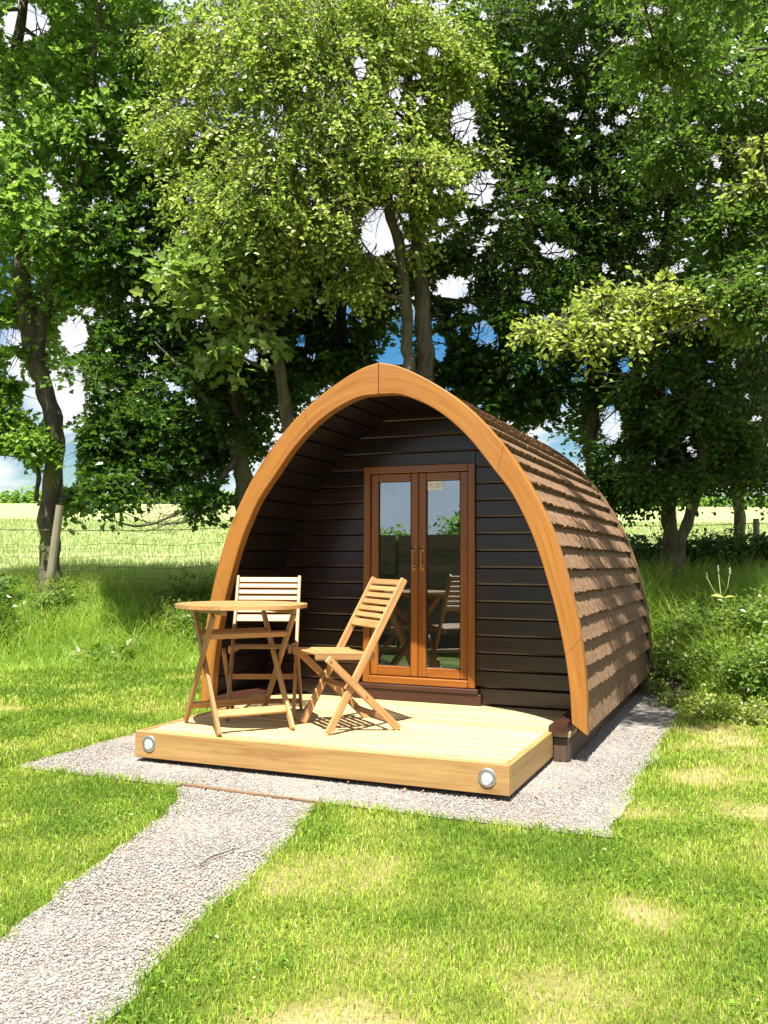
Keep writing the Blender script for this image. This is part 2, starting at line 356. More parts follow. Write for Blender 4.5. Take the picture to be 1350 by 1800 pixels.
def path_edges(y):
    w = (vnoise(y, y*0, .22, 8)-.5)*.07+(vnoise(y, y*0, .07, 9)-.5)*.035
    w2 = (vnoise(y, y*0, .27, 10)-.5)*.08+(vnoise(y, y*0, .08, 11)-.5)*.035
    return np.interp(y, LY[:, 1], LY[:, 0])+w, np.interp(y, RY[:, 1], RY[:, 0])+w2
def in_gravel(x, y, m=0.):
    e = (fnoise(x, y, .35, 12)-.5)*.10+(vnoise(x, y, .05, 14)-.5)*.03
    pad = (np.abs(x) < PADX+e*.6-m) & (y > PADY0+e*.6+m) & (y < PADY1)
    l, r = path_edges(y); path = (y <= PADY0+.2) & (x > l+m) & (x < r-m)
    return pad | path
# pad sheet
def strip(name, ys, lf, rf, z, mat):
    n = 26; V_ = []; 
    for y in ys:
        a, b = lf(y), rf(y)
        for k in range(n): V_.append((a+(b-a)*k/(n-1), y, 0))
    V_ = np.array(V_, float); V_[:, 2] = terr(V_[:, 0], V_[:, 1])+z+(fnoise(V_[:, 0], V_[:, 1], .5, 20)-.5)*.012
    i = np.arange((len(ys)-1)*n).reshape(-1, n)[:, :-1].ravel(); F = np.stack([i, i+1, i+1+n, i+n], 1)
    return np_mesh(name, V_, F, mat, rng.random(len(V_)), smooth=True)
ed = lambda y, o: float((vnoise(y, 0., .3, o)-.5)*.06+(vnoise(y, 0., .09, o+1)-.5)*.03)
tag(strip('gravel_pad', np.linspace(PADY0, PADY1, 160), lambda y: -PADX+ed(y, 30), lambda y: PADX+ed(y, 33), .008, MT['gravel']), kind='structure')
tag(strip('gravel_path', np.linspace(-6.5, PADY0-.02, 200), lambda y: float(path_edges(np.array(y))[0]), lambda y: float(path_edges(np.array(y))[1]), .006, MT['gravel']), kind='structure')
def stonemat():
    m, nt, out = newmat('stone'); L = nt.links.new
    p = N(nt, 'ShaderNodeBsdfPrincipled', Roughness=.8); p.inputs['Specular IOR Level'].default_value = .3; L(p.outputs[0], out.inputs[0])
    a = N(nt, 'ShaderNodeAttribute', attribute_name='rnd')
    L(ramp(nt, a.outputs['Fac'], [(0, (.10, .09, .085, 1)), (.12, (.20, .18, .165, 1)), (.4, (.255, .24, .218, 1)), (.7, (.30, .28, .252, 1)), (.93, (.40, .38, .35, 1)), (.97, (.28, .18, .12, 1))]), p.inputs['Base Color'])
    return m
MT['stone'] = stonemat()
def scatter_stones(n, xr, yr, keep, smin, smax):
    x = rng.uniform(*xr, n); y = rng.uniform(*yr, n); k = keep(x, y); x = x[k]; y = y[k]; n = len(x)
    B = np.array([(1, 0, 0), (-1, 0, 0), (0, 1, 0), (0, -1, 0), (0, 0, 1), (0, 0, -1)], float)
    B = np.concatenate([B, np.array([(a, b, c) for a in (-1, 1) for b in (-1, 1) for c in (-1, 1)])*.64])
    # octahedron + cube verts = tetrakis hexahedron
    T = []
    for ax in range(3):
        for s in (1, -1):
            ci = ax*2+(0 if s > 0 else 1); q = [6+i for i in range(8) if np.sign(B[6+i][ax]) == s]
            o = [(ax+1) % 3, (ax+2) % 3]; q.sort(key=lambda i: math.atan2(B[i][o[1]], B[i][o[0]]))
            if s < 0: q = q[::-1]
            for i in range(4): T.append((ci, q[i], q[(i+1) % 4]))
    T = np.array(T)
    s = rng.uniform(smin, smax, n)*rng.uniform(.6, 1.2, n)
    V_ = B[None]*rng.uniform(.72, 1.2, (n, 14, 1)); V_ *= np.stack([s, s*rng.uniform(.6, 1, n), s*rng.uniform(.45, .8, n)], 1)[:, None]
    a = rng.uniform(0, 6.28, n); c, sn = np.cos(a), np.sin(a)
    X = V_[..., 0]*c[:, None]-V_[..., 1]*sn[:, None]; Y = V_[..., 0]*sn[:, None]+V_[..., 1]*c[:, None]
    tl = rng.uniform(-.5, .5, n)[:, None]; Z = V_[..., 2]+X*tl*.6
    Z += (terr(x, y)+.010)[:, None]; X += x[:, None]; Y += y[:, None]
    P = np.stack([X, Y, Z], 2).reshape(-1, 3); F = (T[None]+np.arange(n)[:, None, None]*14).reshape(-1, 3)
    return P, F, np.repeat(rng.random(n), 14)
def merge(parts):
    V_, F_, R_ = [], [], []; o = 0
    for P, F, r in parts: V_.append(P); F_.append(F+o); R_.append(r); o += len(P)
    return np.concatenate(V_), np.concatenate(F_), np.concatenate(R_)
def keep1(x, y):
    X, D = XD(x, y); k = in_gravel(x, y, .012)
    under = (np.abs(x) < 1.0) & (y > -.9)
    return k & ~under
st = merge([scatter_stones(170000, (-1.75, 1.75), (-1.45, 3.9), lambda x, y: keep1(x, y) & ((x > .95) | (y < -.55)), .0024, .0058),
            scatter_stones(70000, (-.6, 1.4), (-4.3, -1.35), lambda x, y: in_gravel(x, y, .01), .0024, .006)])
tag(np_mesh('loose_gravel', *st[:2], MT['stone'], st[2]), 'small pale grey and pinkish stones lying over the pad and the path', 'gravel', kind='stuff')

# ------------------------------------------------------------------ pod
def spline(pts, n):
    P = np.array(pts, float); m = len(P); out = []
    seg = np.linspace(0, m-1, n)
    Pe = np.vstack([2*P[0]-P[1], P, 2*P[-1]-P[-2]])
    for s in seg:
        i = min(int(s), m-2); t = s-i; p0, p1, p2, p3 = Pe[i], Pe[i+1], Pe[i+2], Pe[i+3]
        out.append(.5*((2*p1)+(-p0+p2)*t+(2*p0-5*p1+4*p2-p3)*t*t+(-p0+3*p1-3*p2+p3)*t**3))
    return np.array(out)
OUT = [(0, 2.462), (.13, 2.428), (.3, 2.345), (.49, 2.222), (.65, 2.085), (.81, 1.905), (.935, 1.73), (1.04, 1.545), (1.115, 1.385), (1.175, 1.21), (1.235, .99), (1.285, .74), (1.315, .45), (1.32, .175)]
INN = [(0, 2.252), (.14, 2.243), (.3, 2.18), (.45, 2.085), (.61, 1.935), (.76, 1.745), (.87, 1.60), (.96, 1.43), (1.03, 1.26), (1.09, 1.07), (1.145, .87), (1.19, .65), (1.22, .43), (1.23, .24)]
OC = spline(OUT, 90); IC = spline(INN, 90)
def w_in(z): return float(np.interp(z, IC[::-1, 1], IC[::-1, 0], right=0.))
L_POD = 3.36; YD = .75
def make_pod(loc=(0, 0, 0), rz=0, label=None, full=True):
    root = empty('camping_pod', loc, rz); tag(root, label, 'camping pod')
    def arch(sgn, y0, y1, name, par, mat=None):
        mb = MB(); n = 90; vs = []; uvs = []
        s = 0; sl = []
        for i in range(n):
            if i: s += math.hypot(*(OC[i]-OC[i-1]))
            sl.append(s)
        g = .003
        bev = .006
        def P(c, i, inset=0.): return c[i]
        ring = []
        for i in range(n):
            o, q = Vector(OC[i]), Vector(IC[i]); d = (o-q).normalized()
            o2, q2 = o-d*bev, q+d*bev
            for (pt, yy) in ((o, y0+bev), (o2, y0), (q2, y0), (q, y0+bev), (q, y1), (o, y1)):
                vs.append((sgn*(pt[0]+g), yy, pt[1]))
                uvs.append((sl[i], (pt-q).length+yy*1.0))
        rn = .45 if sgn > 0 else .6
        fs = []
        for i in range(n-1):
            for k in range(6):
                k2 = (k+1) % 6; f = (i*6+k, i*6+k2, i*6+6+k2, i*6+6+k); fs.append(f if sgn < 0 else f[::-1])
        fs.append(tuple(range(6)) if sgn > 0 else tuple(range(5, -1, -1)))
        e = (n-1)*6; fs.append(tuple(range(e+5, e-1, -1)) if sgn > 0 else tuple(range(e, e+6)))
        off = 3.3 if sgn > 0 else 0
        mb.add(vs, fs, lambda i, f: (uvs[i][0]+off, uvs[i][1]), rn)
        return mb.build(name, mat or MT['arch'], par)
    arch(1, 0, .07, 'arch_beam', root); arch(-1, 0, .07, 'arch_beam', root)
    arch(1, L_POD-.07, L_POD, 'arch_beam', root, MT['archrear']); arch(-1, L_POD-.07, L_POD, 'arch_beam', root, MT['archrear'])
    MB().box(-.0028, .0028, .004, .066, 2.262, 2.452, 0).build('joint_seal', MT['rubber'], root)
    # shingles
    S = [0]
    RC = OC[::-1]
    for i in range(1, 90): S.append(S[-1]+float(np.hypot(*(RC[i]-RC[i-1]))))
    S = np.array(S); T = S[-1]
    def pt(s): return Vector((float(np.interp(s, S, RC[:, 0])), float(np.interp(s, S, RC[:, 1]))))
    def nrm(s):
        d = pt(min(s+.02, T))-pt(max(s-.02, 0)); return Vector((d[1], -d[0])).normalized()
    cuts = [0.0, .235]+[.235+.148*k for k in range(1, 40) if .235+.148*k < T-.05]+[T]
    for sgn in (1, -1):
        mb = MB()
        for ci in range(len(cuts)-1):
            s0, s1 = cuts[ci], min(cuts[ci+1]+.03, T)
            y = .072
            while y < L_POD-.074:
                w = random.choice((random.uniform(.022, .045), random.uniform(.03, .07))); y1 = min(y+w, L_POD-.074)
                if L_POD-.074-y1 < .03: y1 = L_POD-.074
                sb = s0+random.uniform(-.006, .006) if ci else s0
                if random.random() < .12: sb -= .007
                sb = max(sb, 0)
                th = random.uniform(.040, .045); o_b = -.048+random.uniform(-.002, .003)
                a, b = pt(sb), pt(s1); na, nb = nrm(s0), nrm(min(s1, T-.01))
                pa0, pa1 = a+na*o_b, a+na*(o_b+th); pb0, pb1 = b+nb*(-.060), b+nb*(-.050)
                m_ = (a+b)/2; sm = (sb+s1)/2; pm = pt(sm)+nrm(sm)*((o_b+th-.050)/2)
                g = .0003
                def X(p, yy): return (sgn*max(p[0], .001), yy, p[1])
                ya, yb = y+g, y1-g
                vs = [X(pa0, ya), X(pa1, ya), X(pm, ya), X(pb1, ya), X(pb0, ya), X(pa0, yb), X(pa1, yb), X(pm, yb), X(pb1, yb), X(pb0, yb)]
                fs = [(0, 1, 6, 5), (1, 2, 7, 6), (2, 3, 8, 7), (3, 4, 9, 8), (4, 0, 5, 9), (0, 4, 3, 2, 1), (5, 6, 7, 8, 9)]
                if sgn < 0: fs = [f[::-1] for f in fs]
                ou = random.random()*5
                sv = [sb, sb, sm, s1, s1]
                def uf(i, f): return (vs[i][1]*1.0+ou*0+ci*1.37, sv[i % 5]+(0.02 if i % 5 == 0 else 0))
                mb.add(vs, fs, uf, .5+random.uniform(-.08, .08)*(1 if random.random() < .9 else 2.2))
                y = y1
        mb.build('shingle_roof', MT['shingle'], root)
        # underlay shell behind shingles (closed)
        us_ = MB(); k = 30; vs = []; 
        for j in range(k):
            s = T*j/(k-1); p0 = pt(s)+nrm(min(s, T-.02))*-.068
            vs += [(sgn*max(p0[0], 0.), .068, p0[1]), (sgn*max(p0[0], 0.), L_POD-.068, p0[1])]
        us_.add(vs, [(2*j, 2*j+1, 2*j+3, 2*j+2) for j in range(k-1)], lambda i, f: (vs[i][1], i*.1))
        us_.build('roof_underlay', MT['roofunder'], root)
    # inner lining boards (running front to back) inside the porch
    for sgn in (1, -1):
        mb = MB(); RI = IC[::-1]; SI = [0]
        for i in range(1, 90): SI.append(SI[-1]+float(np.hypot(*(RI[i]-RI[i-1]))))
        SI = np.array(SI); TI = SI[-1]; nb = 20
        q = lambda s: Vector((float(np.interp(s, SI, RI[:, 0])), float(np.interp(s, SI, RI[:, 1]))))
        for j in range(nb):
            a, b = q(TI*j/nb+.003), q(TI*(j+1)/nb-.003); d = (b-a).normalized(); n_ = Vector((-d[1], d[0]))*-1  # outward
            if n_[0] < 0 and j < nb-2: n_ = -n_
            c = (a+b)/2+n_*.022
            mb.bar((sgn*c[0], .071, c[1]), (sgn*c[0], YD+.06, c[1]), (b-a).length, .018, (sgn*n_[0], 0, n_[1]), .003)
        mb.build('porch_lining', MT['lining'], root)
    # front wall shiplap
    mb = MB(); z = .19; pitch = .118; DX0, DX1, DZ1 = -.425, .425, 1.868
    k = 0
    while z < 2.3:
        z1 = min(z+pitch, 2.31)
        prof = [(YD+.022, z), (YD+.008, z), (YD, z+.012), (YD+.003, z1-.008), (YD+.014, z1-.003), (YD+.022, z1-.003)]
        def seg(x0a, x1a, x0b, x1b):
            if x1a-x0a < .02: return
            vs = [(x0a+(x0b-x0a)*(zz-z)/pitch, yy, zz) for yy, zz in prof]+[(x1a+(x1b-x1a)*(zz-z)/pitch, yy, zz) for yy, zz in prof]
            n = 6; fs = [(i, i+n, (i+1) % n+n, (i+1) % n) for i in range(n)]+[(5, 4, 3, 2, 1, 0), (6, 7, 8, 9, 10, 11)]
            ou = random.random()*7
            mb.add(vs, [f[::-1] for f in fs], lambda i, f: (vs[i][0]+ou, vs[i][2]+vs[i][1]))
        wa, wb = w_in(z)+.02, w_in(z1)+.02
        if z1 > 2.24: wa, wb = w_in(z)+.03, .05
        if z < DZ1-.02 and z1 > .30:
            seg(DX1+.002, wa, DX1+.002, max(wb, DX1+.004)); seg(-wa, DX0-.002, -max(wb, DX1+.004), DX0-.002)
        else: seg(-wa, wa, -wb, wb)
        if z < DZ1 < z1: mb.box(DX0, DX1, YD+.001, YD+.02, DZ1+.001, z1-.004, .003)
        z = z1; k += 1
    mb.build('front_wall', MT['dark'], root)
    back = MB(); poly = [(x+0, zz) for x, zz in [(-p[0]*.985, p[1]-.03) for p in OC[::-4]]]+[(p[0]*.985, p[1]-.03) for p in OC[::4]]
    back.prism(poly, L_POD-.11, L_POD-.075).build('rear_wall', MT['dark'], root)
    # dark interior box behind the glass so that the room reads as unlit
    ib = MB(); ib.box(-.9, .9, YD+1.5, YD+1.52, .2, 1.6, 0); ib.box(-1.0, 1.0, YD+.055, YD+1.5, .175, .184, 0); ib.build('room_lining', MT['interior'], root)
    # step / sill under the door
    MB().box(-.50, .47, YD-.03, YD-.004, .187, .262, .004).box(-.45, .45, YD-.04, YD-.006, .262, .296, .004).build('door_step', MT['sill'], root)
    # floor, rails, bearers
    fl = MB()
    y = .012
    while y < YD+.02:
        fl.box(-1.22, 1.22, y, y+.117, .150, .183, .003); y += .121
    fl.build('porch_floor', MT['deck'], root)
    for sgn in (1, -1):
        mb = MB(); x0, x1 = 1.105, 1.215
        poly = [(x0, .184), (x1, .184), (x1, .245), (x0+.04, .245), (x0, .222)]
        mb.prism([(sgn*a, b) for a, b in (poly if sgn > 0 else poly[::-1])], -.035, YD).build('sole_plate', MT['sill'], root)
        mb = MB(); xx = 1.17*sgn
        mb.box(xx-.045, xx+.045, .0, L_POD-.02, .012, .148, .004).build('bearer', MT['beam'], root)
    # door -----------------------------------------------------------
    fr = MB(); y0, y1 = YD-.022, YD+.05
    fw = .052
    fr.box(DX0, DX0+fw, y0, y1, .30, DZ1, .004); fr.box(DX1-fw, DX1, y0, y1, .30, DZ1, .004)
    fr.box(DX0+fw, DX1-fw, y0, y1, DZ1-fw, DZ1, .004); fr.box(DX0+fw, DX1-fw, y0-.012, y1, .30, .352, .006)
    fr.build('door_frame', MT['door'], root)
    for s in (-1, 1):
        xa, xb = (DX0+fw+.003, -.0015) if s < 0 else (.0015, DX1-fw-.003)
        za, zb = .356, DZ1-fw-.003; sw = .058
        d = MB(); ya, yb = YD-.006, YD+.038
        d.box(xa, xa+sw, ya, yb, za, zb, .006); d.box(xb-sw, xb, ya, yb, za, zb, .006)
        d.box(xa+sw, xb-sw, ya, yb, zb-sw, zb, .006); d.box(xa+sw, xb-sw, ya, yb, za, za+sw+.012, .006)
        do = d.build('door', MT['door'], root)
        MB().box(xa+sw-.004, xb-sw+.004, YD+.008, YD+.016, za+sw, zb-sw+.004, 0).build('pane', MT['glass'], do)
        gb = MB()   # dark rubber bead round the glass
        for (a, b, c, e) in ((xa+sw, xa+sw+.004, za+sw+.012, zb-sw), (xb-sw-.004, xb-sw, za+sw+.012, zb-sw)): gb.box(a, b, YD-.001, YD+.007, c, e, 0)
        gb.box(xa+sw+.004, xb-sw-.004, YD-.001, YD+.007, za+sw+.012, za+sw+.016, 0); gb.box(xa+sw+.004, xb-sw-.004, YD-.001, YD+.007, zb-sw-.004, zb-sw, 0)
        gb.build('glazing_bead', MT['rubber'], do)
        hx = -.032 if s < 0 else .032
        h = MB(); zc = 1.2
        for dz in (-.068, .068): h.tube([(hx, ya-.001, zc+dz), (hx, ya-.008, zc+dz), (hx, ya-.03, zc+dz)], [.011, .009, .006], 10)
        h.tube([(hx, ya-.03, zc-.076), (hx, ya-.034, zc-.05), (hx+.002, ya-.036, zc), (hx, ya-.034, zc+.05), (hx, ya-.03, zc+.076)], [.005, .0055, .0045, .0055, .005], 10)
        h.box(hx-.011, hx+.011, ya-.004, ya-.0005, zc-.088, zc-.048, .001); h.box(hx-.011, hx+.011, ya-.004, ya-.0005, zc+.048, zc+.088, .001)
        h.build('handle', MT['brass'], do, True)
        if s > 0 and full:
            x0 = xa+sw+.006; z1 = zb-sw-.006; W_, H_ = .112, .062
            stk = MB().box(x0, x0+W_, YD+.0065, YD+.0072, z1-H_, z1, 0).build('sticker', MT['sticker'], do)
            ink = MB()
            for i, (a, b) in enumerate(((.052, .104), (.056, .1), (.054, .106), (.058, .098))):
                zz = z1-.014-i*.011; ink.box(x0+a, x0+b, YD+.0058, YD+.0063, zz-.0022, zz+.0022, 0)
            ink.build('sticker_text', MT['ink'], do)
            # no-smoking style ring with bar
            rg = MB(); cx, cz, r = x0+.028, z1-.031, .018
            pts = [(cx+r*math.cos(t*math.pi/12), YD+.006, cz+r*math.sin(t*math.pi/12)) for t in range(25)]
            rg.tube(pts, .0016, 6, cap=False); rg.tube([(cx-.013, YD+.006, cz+.013), (cx+.013, YD+.006, cz-.013)], .0016, 6)
            rg.build('sticker_symbol', MT['inkred'], do)
            MB().box(cx-.011, cx+.008, YD+.0058, YD+.0063, cz-.003, cz+.002, 0).build('sticker_mark', MT['ink'], do)
    return root
pod = make_pod(label='rounded wooden camping pod with orange arch and brown shingle sides')

# ------------------------------------------------------------------ deck
dk = empty('wooden_deck', (0, -.5, 0)); tag(dk, 'low pale timber deck in front of the pod door with two round lights', 'deck')
def off(o):   # children are modelled in world coordinates: shift them to the root's frame
    for c in o.children: c.location = c.location-o.location if c.parent == o else c.location
DXL, DXR, DYF, DYB = -1.105, 1.125, -.985, -.008
mb = MB(); y = DYF+.036; 
while y < DYB-.02:
    y1 = min(y+.116, DYB); mb.box(DXL+.036, DXR-.036, y, y1, .155, .183+random.uniform(-.0015, .0015), .006); y += .125
mb.build('deck_boards', MT['deck'], dk)
MB().box(DXL, DXR, DYF, DYF+.034, .036, .186, .003).build('fascia', MT['fascia'], dk)
MB().box(DXR-.034, DXR, DYF+.0355, DYB, .037, .185, .003).build('fascia', MT['fascia'], dk)
MB().box(DXL, DXL+.034, DYF+.0355, DYB, .037, .185, .003).build('fascia', MT['fascia'], dk)
jo = MB()
for i in range(6): jo.box(DXL+.2+i*.36, DXL+.25+i*.36, DYF+.04, DYB-.02, .02, .150, .002)
jo.build('joists', MT['beam'], dk)
for lx, lz in ((-1.005, .119), (1.012, .116)):
    mb = MB(); seg = 36
    prof = [(.047, 0), (.047, -.003), (.044, -.0065), (.030, -.0075), (.028, -.004)]
    vs = [(lx+r*math.cos(2*math.pi*k/seg), DYF+yy, lz+r*math.sin(2*math.pi*k/seg)) for r, yy in prof for k in range(seg)]
    fs = [(j*seg+k, j*seg+(k+1) % seg, (j+1)*seg+(k+1) % seg, (j+1)*seg+k) for j in range(4) for k in range(seg)]
    mb.add(vs, fs, lambda i, f: (vs[i][0], vs[i][2])); lt = mb.build('deck_light', MT['steel'], dk, True)
    ln = MB(); prof = [(.0285, -.0045), (.02, -.0065), (.01, -.0075)]
    vs = [(lx+r*math.cos(2*math.pi*k/24), DYF+yy, lz+r*math.sin(2*math.pi*k/24)) for r, yy in prof for k in range(24)]
    fs = [(j*24+k, j*24+(k+1) % 24, (j+1)*24+(k+1) % 24, (j+1)*24+k) for j in range(2) for k in range(24)]+[tuple(48+k for k in range(24))]
    ln.add(vs, fs, lambda i, f: (vs[i][0], vs[i][2])); ln.build('lens', MT['lens'], lt, True)
off(dk)
# timber edging between pad and path
ed_ = MB(); ed_.bar((-.52, -1.355, .008), (.29, -1.385, .006), .022, .03); o = ed_.build('timber_edging', wood('edging_timber', (.20, .12, .065, 1), (.10, .06, .032, 1), rough=.9)); tag(o, 'thin brown timber edging between the gravel pad and the path', 'edging')

# ------------------------------------------------------------------ furniture
DECK = .1845
def make_chair(loc, rz, label):
    r = empty('folding_chair', loc, rz); tag(r, label, 'folding chair', 'folding chairs on the deck')
    W = .205
    foot_f, top = Vector((0, -.205, 0)), Vector((0, .278, .885)); foot_r, seatf = Vector((0, .235, 0)), Vector((0, -.225, .435))
    for s in (-1, 1):
        mb = MB(); mb.bar((s*W, foot_f[1], .006), (s*W, top[1], top[2]), .021, .046, (0, -1, .5), .005); mb.build('leg', MT['teak'], r)
        mb = MB(); mb.bar((s*(W+.0225), foot_r[1], .006), (s*(W+.0225), seatf[1], seatf[2]), .021, .044, (0, 1, 1), .005); mb.build('leg', MT['teak'], r)
    u = (top-foot_f).normalized(); n = Vector((0, -u[2], u[1]))
    bk = MB()
    for k in range(6):
        z = .862-k*.040; t = z/top[2]; p = foot_f+(top-foot_f)*t
        h = .030 if k else .036
        bk.bar((-W+.011, p[1]-.004, p[2]), (W-.011, p[1]-.004, p[2]), .013, h, (0, u[1], u[2]), .002)
    z = .862-6*.040-.008; t = z/top[2]; p = foot_f+(top-foot_f)*t
    bk.bar((-W+.011, p[1]-.004, p[2]), (W-.011, p[1]-.004, p[2]), .013, .048, (0, u[1], u[2]), .002)
    bk.build('backrest', MT['teak'], r)
    st_ = MB()
    sy0, sy1, sz = -.28, .085, .446
    for s in (-1, 1): st_.bar((s*(W-.0225), sy0, sz), (s*(W-.0225), sy1+.01, sz-.016), .021, .044, (0, 0, 1), .005)
    for k in range(8):
        y = sy0+.022+k*.0455; st_.bar((-W+.034, y, sz+.012-.016*(y-sy0)/.37), (W-.034, y, sz+.012-.016*(y-sy0)/.37), .034, .013, (0, 0, 1), .003)
    st_.build('seat', MT['teak'], r)
    sr = MB(); t = .16; p = foot_r+(seatf-foot_r)*t; sr.bar((-W-.012, p[1], p[2]), (W+.012, p[1], p[2]), .018, .032); sr.build('stretcher', MT['teak'], r)
    sr = MB(); t = .42; p = foot_f+(top-foot_f)*.29; sr.bar((-W+.01, p[1], p[2]), (W-.01, p[1], p[2]), .018, .032, (0, u[1], u[2])); sr.build('stretcher', MT['teak'], r)
    for s in (-1, 1):
        for (yy, zz) in ((.022, .205), (seatf[1]+.02, seatf[2]-.018)):
            MB().tube([(s*(W+.0105), yy, zz), (s*(W+.036), yy, zz)], .006, 8).build('bolt', MT['brass'], r)
    return r
chR = make_chair((-.045, -.35, DECK), math.atan2(.65, .76)-math.pi/2+math.radians(8), 'folding hardwood chair in front of the glass door, seen from its side')
pB = at(463, 1264, 5.62)
aim = np.array([CP[0]-pB[0], CP[1]-pB[1]]); aim /= np.hypot(*aim)
rzB = math.atan2(aim[1], aim[0])+math.pi/2-.10
cB = np.array([pB[0], pB[1]])-aim*.205
make_chair((cB[0], cB[1], DECK), rzB, 'folding hardwood chair behind the round table, seen from the front')
def make_table(loc, rz):
    r = empty('folding_table', loc, rz); tag(r, 'round folding hardwood table on crossed legs at the left of the deck', 'folding table')
    R_, H = .395, .732
    tp = MB(); nb = 9; gap = .004; w = (2*R_-gap*(nb-1))/nb
    for k in range(nb):
        y0 = -R_+k*(w+gap); y1 = y0+w; m_ = 14; poly = []
        ys_ = np.linspace(y0, y1, m_)
        xs = np.sqrt(np.maximum(R_*R_-ys_**2, 1e-6))
        poly = [(float(x), float(y)) for x, y in zip(xs, ys_)]+[(-float(x), float(y)) for x, y in zip(xs[::-1], ys_[::-1])]
        tp.prism(poly, H-.022, H, 'z')
    tp.build('tabletop', MT['teak'], r)
    bt = MB()
    for x in (-.215, .215): bt.bar((x+.0, -.30, H-.038), (x, .30, H-.038), .030, .030)
    bt.build('battens', MT['teak'], r)
    for fi, (sg, xh) in enumerate(((-1, .224), (1, .250))):
        for s in (-1, 1):
            mb = MB(); mb.bar((s*xh, sg*.275, .006), (s*xh, -sg*.215, H-.054), .021, .042, (0, 1, .4*sg), .004); mb.build('leg', MT['teak'], r)
        rl = MB(); t = .17; rl.bar((-xh+.011, sg*(.275-.49*t), .666*t), (xh-.011, sg*(.275-.49*t), .666*t), .020, .045, (0, -sg*.59, .8), .003)
        rl.build('rail', MT['teak'], r)
        rl = MB(); t = .83; rl.bar((-xh+.011, sg*(.275-.49*t), .666*t), (xh-.011, sg*(.275-.49*t), .666*t), .020, .038, (0, -sg*.59, .8), .003)
        rl.build('rail', MT['teak'], r)
    return r
make_table((-.635, -.60, DECK), math.radians(52))

# ------------------------------------------------------------------ vegetation
LEAFC = {}
def leaf_template(kind):
    if kind == 'lobed':
        a = [(0, 0), (.30, -.10), (.62, .02), (.40, .22), (.78, .40), (.60, .66), (.36, .62), (.30, .80), (0, 1.12), (-.30, .80), (-.36, .62), (-.60, .66), (-.78, .40), (-.40, .22), (-.62, .02), (-.30, -.10)]
        V_ = [(0, .38, 0)]+[(x*.62, y, .16*abs(x)) for x, y in a]; n = len(a)
        V_ = np.array(V_)-np.array([0, 0, .0]); T = [(0, 1+i, 1+(i+1) % n) for i in range(n)]
    elif kind == 'ovate':
        a = [(0, 0), (.26, .22), (.34, .5), (.2, .8), (0, 1.05), (-.2, .8), (-.34, .5), (-.26, .22)]
        V_ = np.array([(x, y, .35*abs(x)-.1*(y-.5)**2) for x, y in a]); T = [(0, 1, 2), (0, 2, 3), (0, 3, 4), (0, 4, 5), (0, 5, 6), (0, 6, 7)]
    else:  # small: 4 tris
        V_ = np.array([(0, 0, 0), (.33, .35, .1), (.26, .72, .1), (0, 1, 0), (-.26, .72, .1), (-.33, .35, .1)]); T = [(0, 1, 2), (0, 2, 3), (0, 3, 4), (0, 4, 5)]
    return np.array(V_, float), np.array(T)
TPL = {k: leaf_template(k) for k in ('lobed', 'ovate', 'small')}
def place_leaves(P, Dv, Nv, size, kind, rnd):
    """P leaf base (n,3), Dv axis, Nv normal approx, size (n,)"""
    V_, T = TPL[kind]; n = len(P)
    Dv = Dv/np.linalg.norm(Dv, axis=1, keepdims=True)
    X = np.cross(Dv, Nv); X /= np.linalg.norm(X, axis=1, keepdims=True)+1e-9; Z = np.cross(X, Dv)
    W = P[:, None]+size[:, None, None]*(V_[None, :, 0:1]*X[:, None]+V_[None, :, 1:2]*Dv[:, None]+V_[None, :, 2:3]*Z[:, None])
    F = (T[None]+np.arange(n)[:, None, None]*len(V_)).reshape(-1, 3)
    return W.reshape(-1, 3), F, np.repeat(rnd, len(V_))
GAPS = [(815, 215, 26, 40), (848, 330, 26, 34), (668, 405, 36, 50), (795, 505, 34, 22), (850, 585, 24, 22), (690, 632, 40, 14), (600, 570, 14, 40), (968, 440, 26, 18),
        (45, 40, 44, 34), (14, 820, 30, 26), (50, 700, 16, 22), (25, 640, 16, 20), (140, 690, 12, 40), (125, 800, 14, 60), (633, 118, 14, 22), (95, 345, 14, 20), (250, 400, 12, 10), (130, 590, 30, 34), (20, 590, 30, 20),
        (1075, 745, 22, 40), (1100, 640, 14, 20), (720, 560, 20, 16), (440, 625, 22, 16), (770, 610, 20, 26), (930, 520, 16, 16), (530, 600, 12, 20), (1235, 560, 16, 14), (1290, 640, 10, 14), (160, 545, 14, 12)]
_g = np.random.default_rng(5)
for _ in range(260):
    x_, y_ = _g.uniform(690, 1350), _g.uniform(0, 820); r_ = _g.uniform(4, 11); GAPS.append((x_, y_, r_*_g.uniform(.8, 1.6), r_))
for _ in range(110):
    x_, y_ = _g.uniform(0, 640), _g.uniform(0, 860); r_ = _g.uniform(4, 9); GAPS.append((x_, y_, r_*_g.uniform(.8, 1.6), r_))
def gapmask(P, soft=.22):
    px, py = proj(P); k = np.ones(len(P), bool)
    for gx, gy, rx, ry in GAPS:
        d = ((px-gx)/rx)**2+((py-gy)/ry)**2
        k &= d > 1+(rng.random(len(P))-.5)*soft
    return k
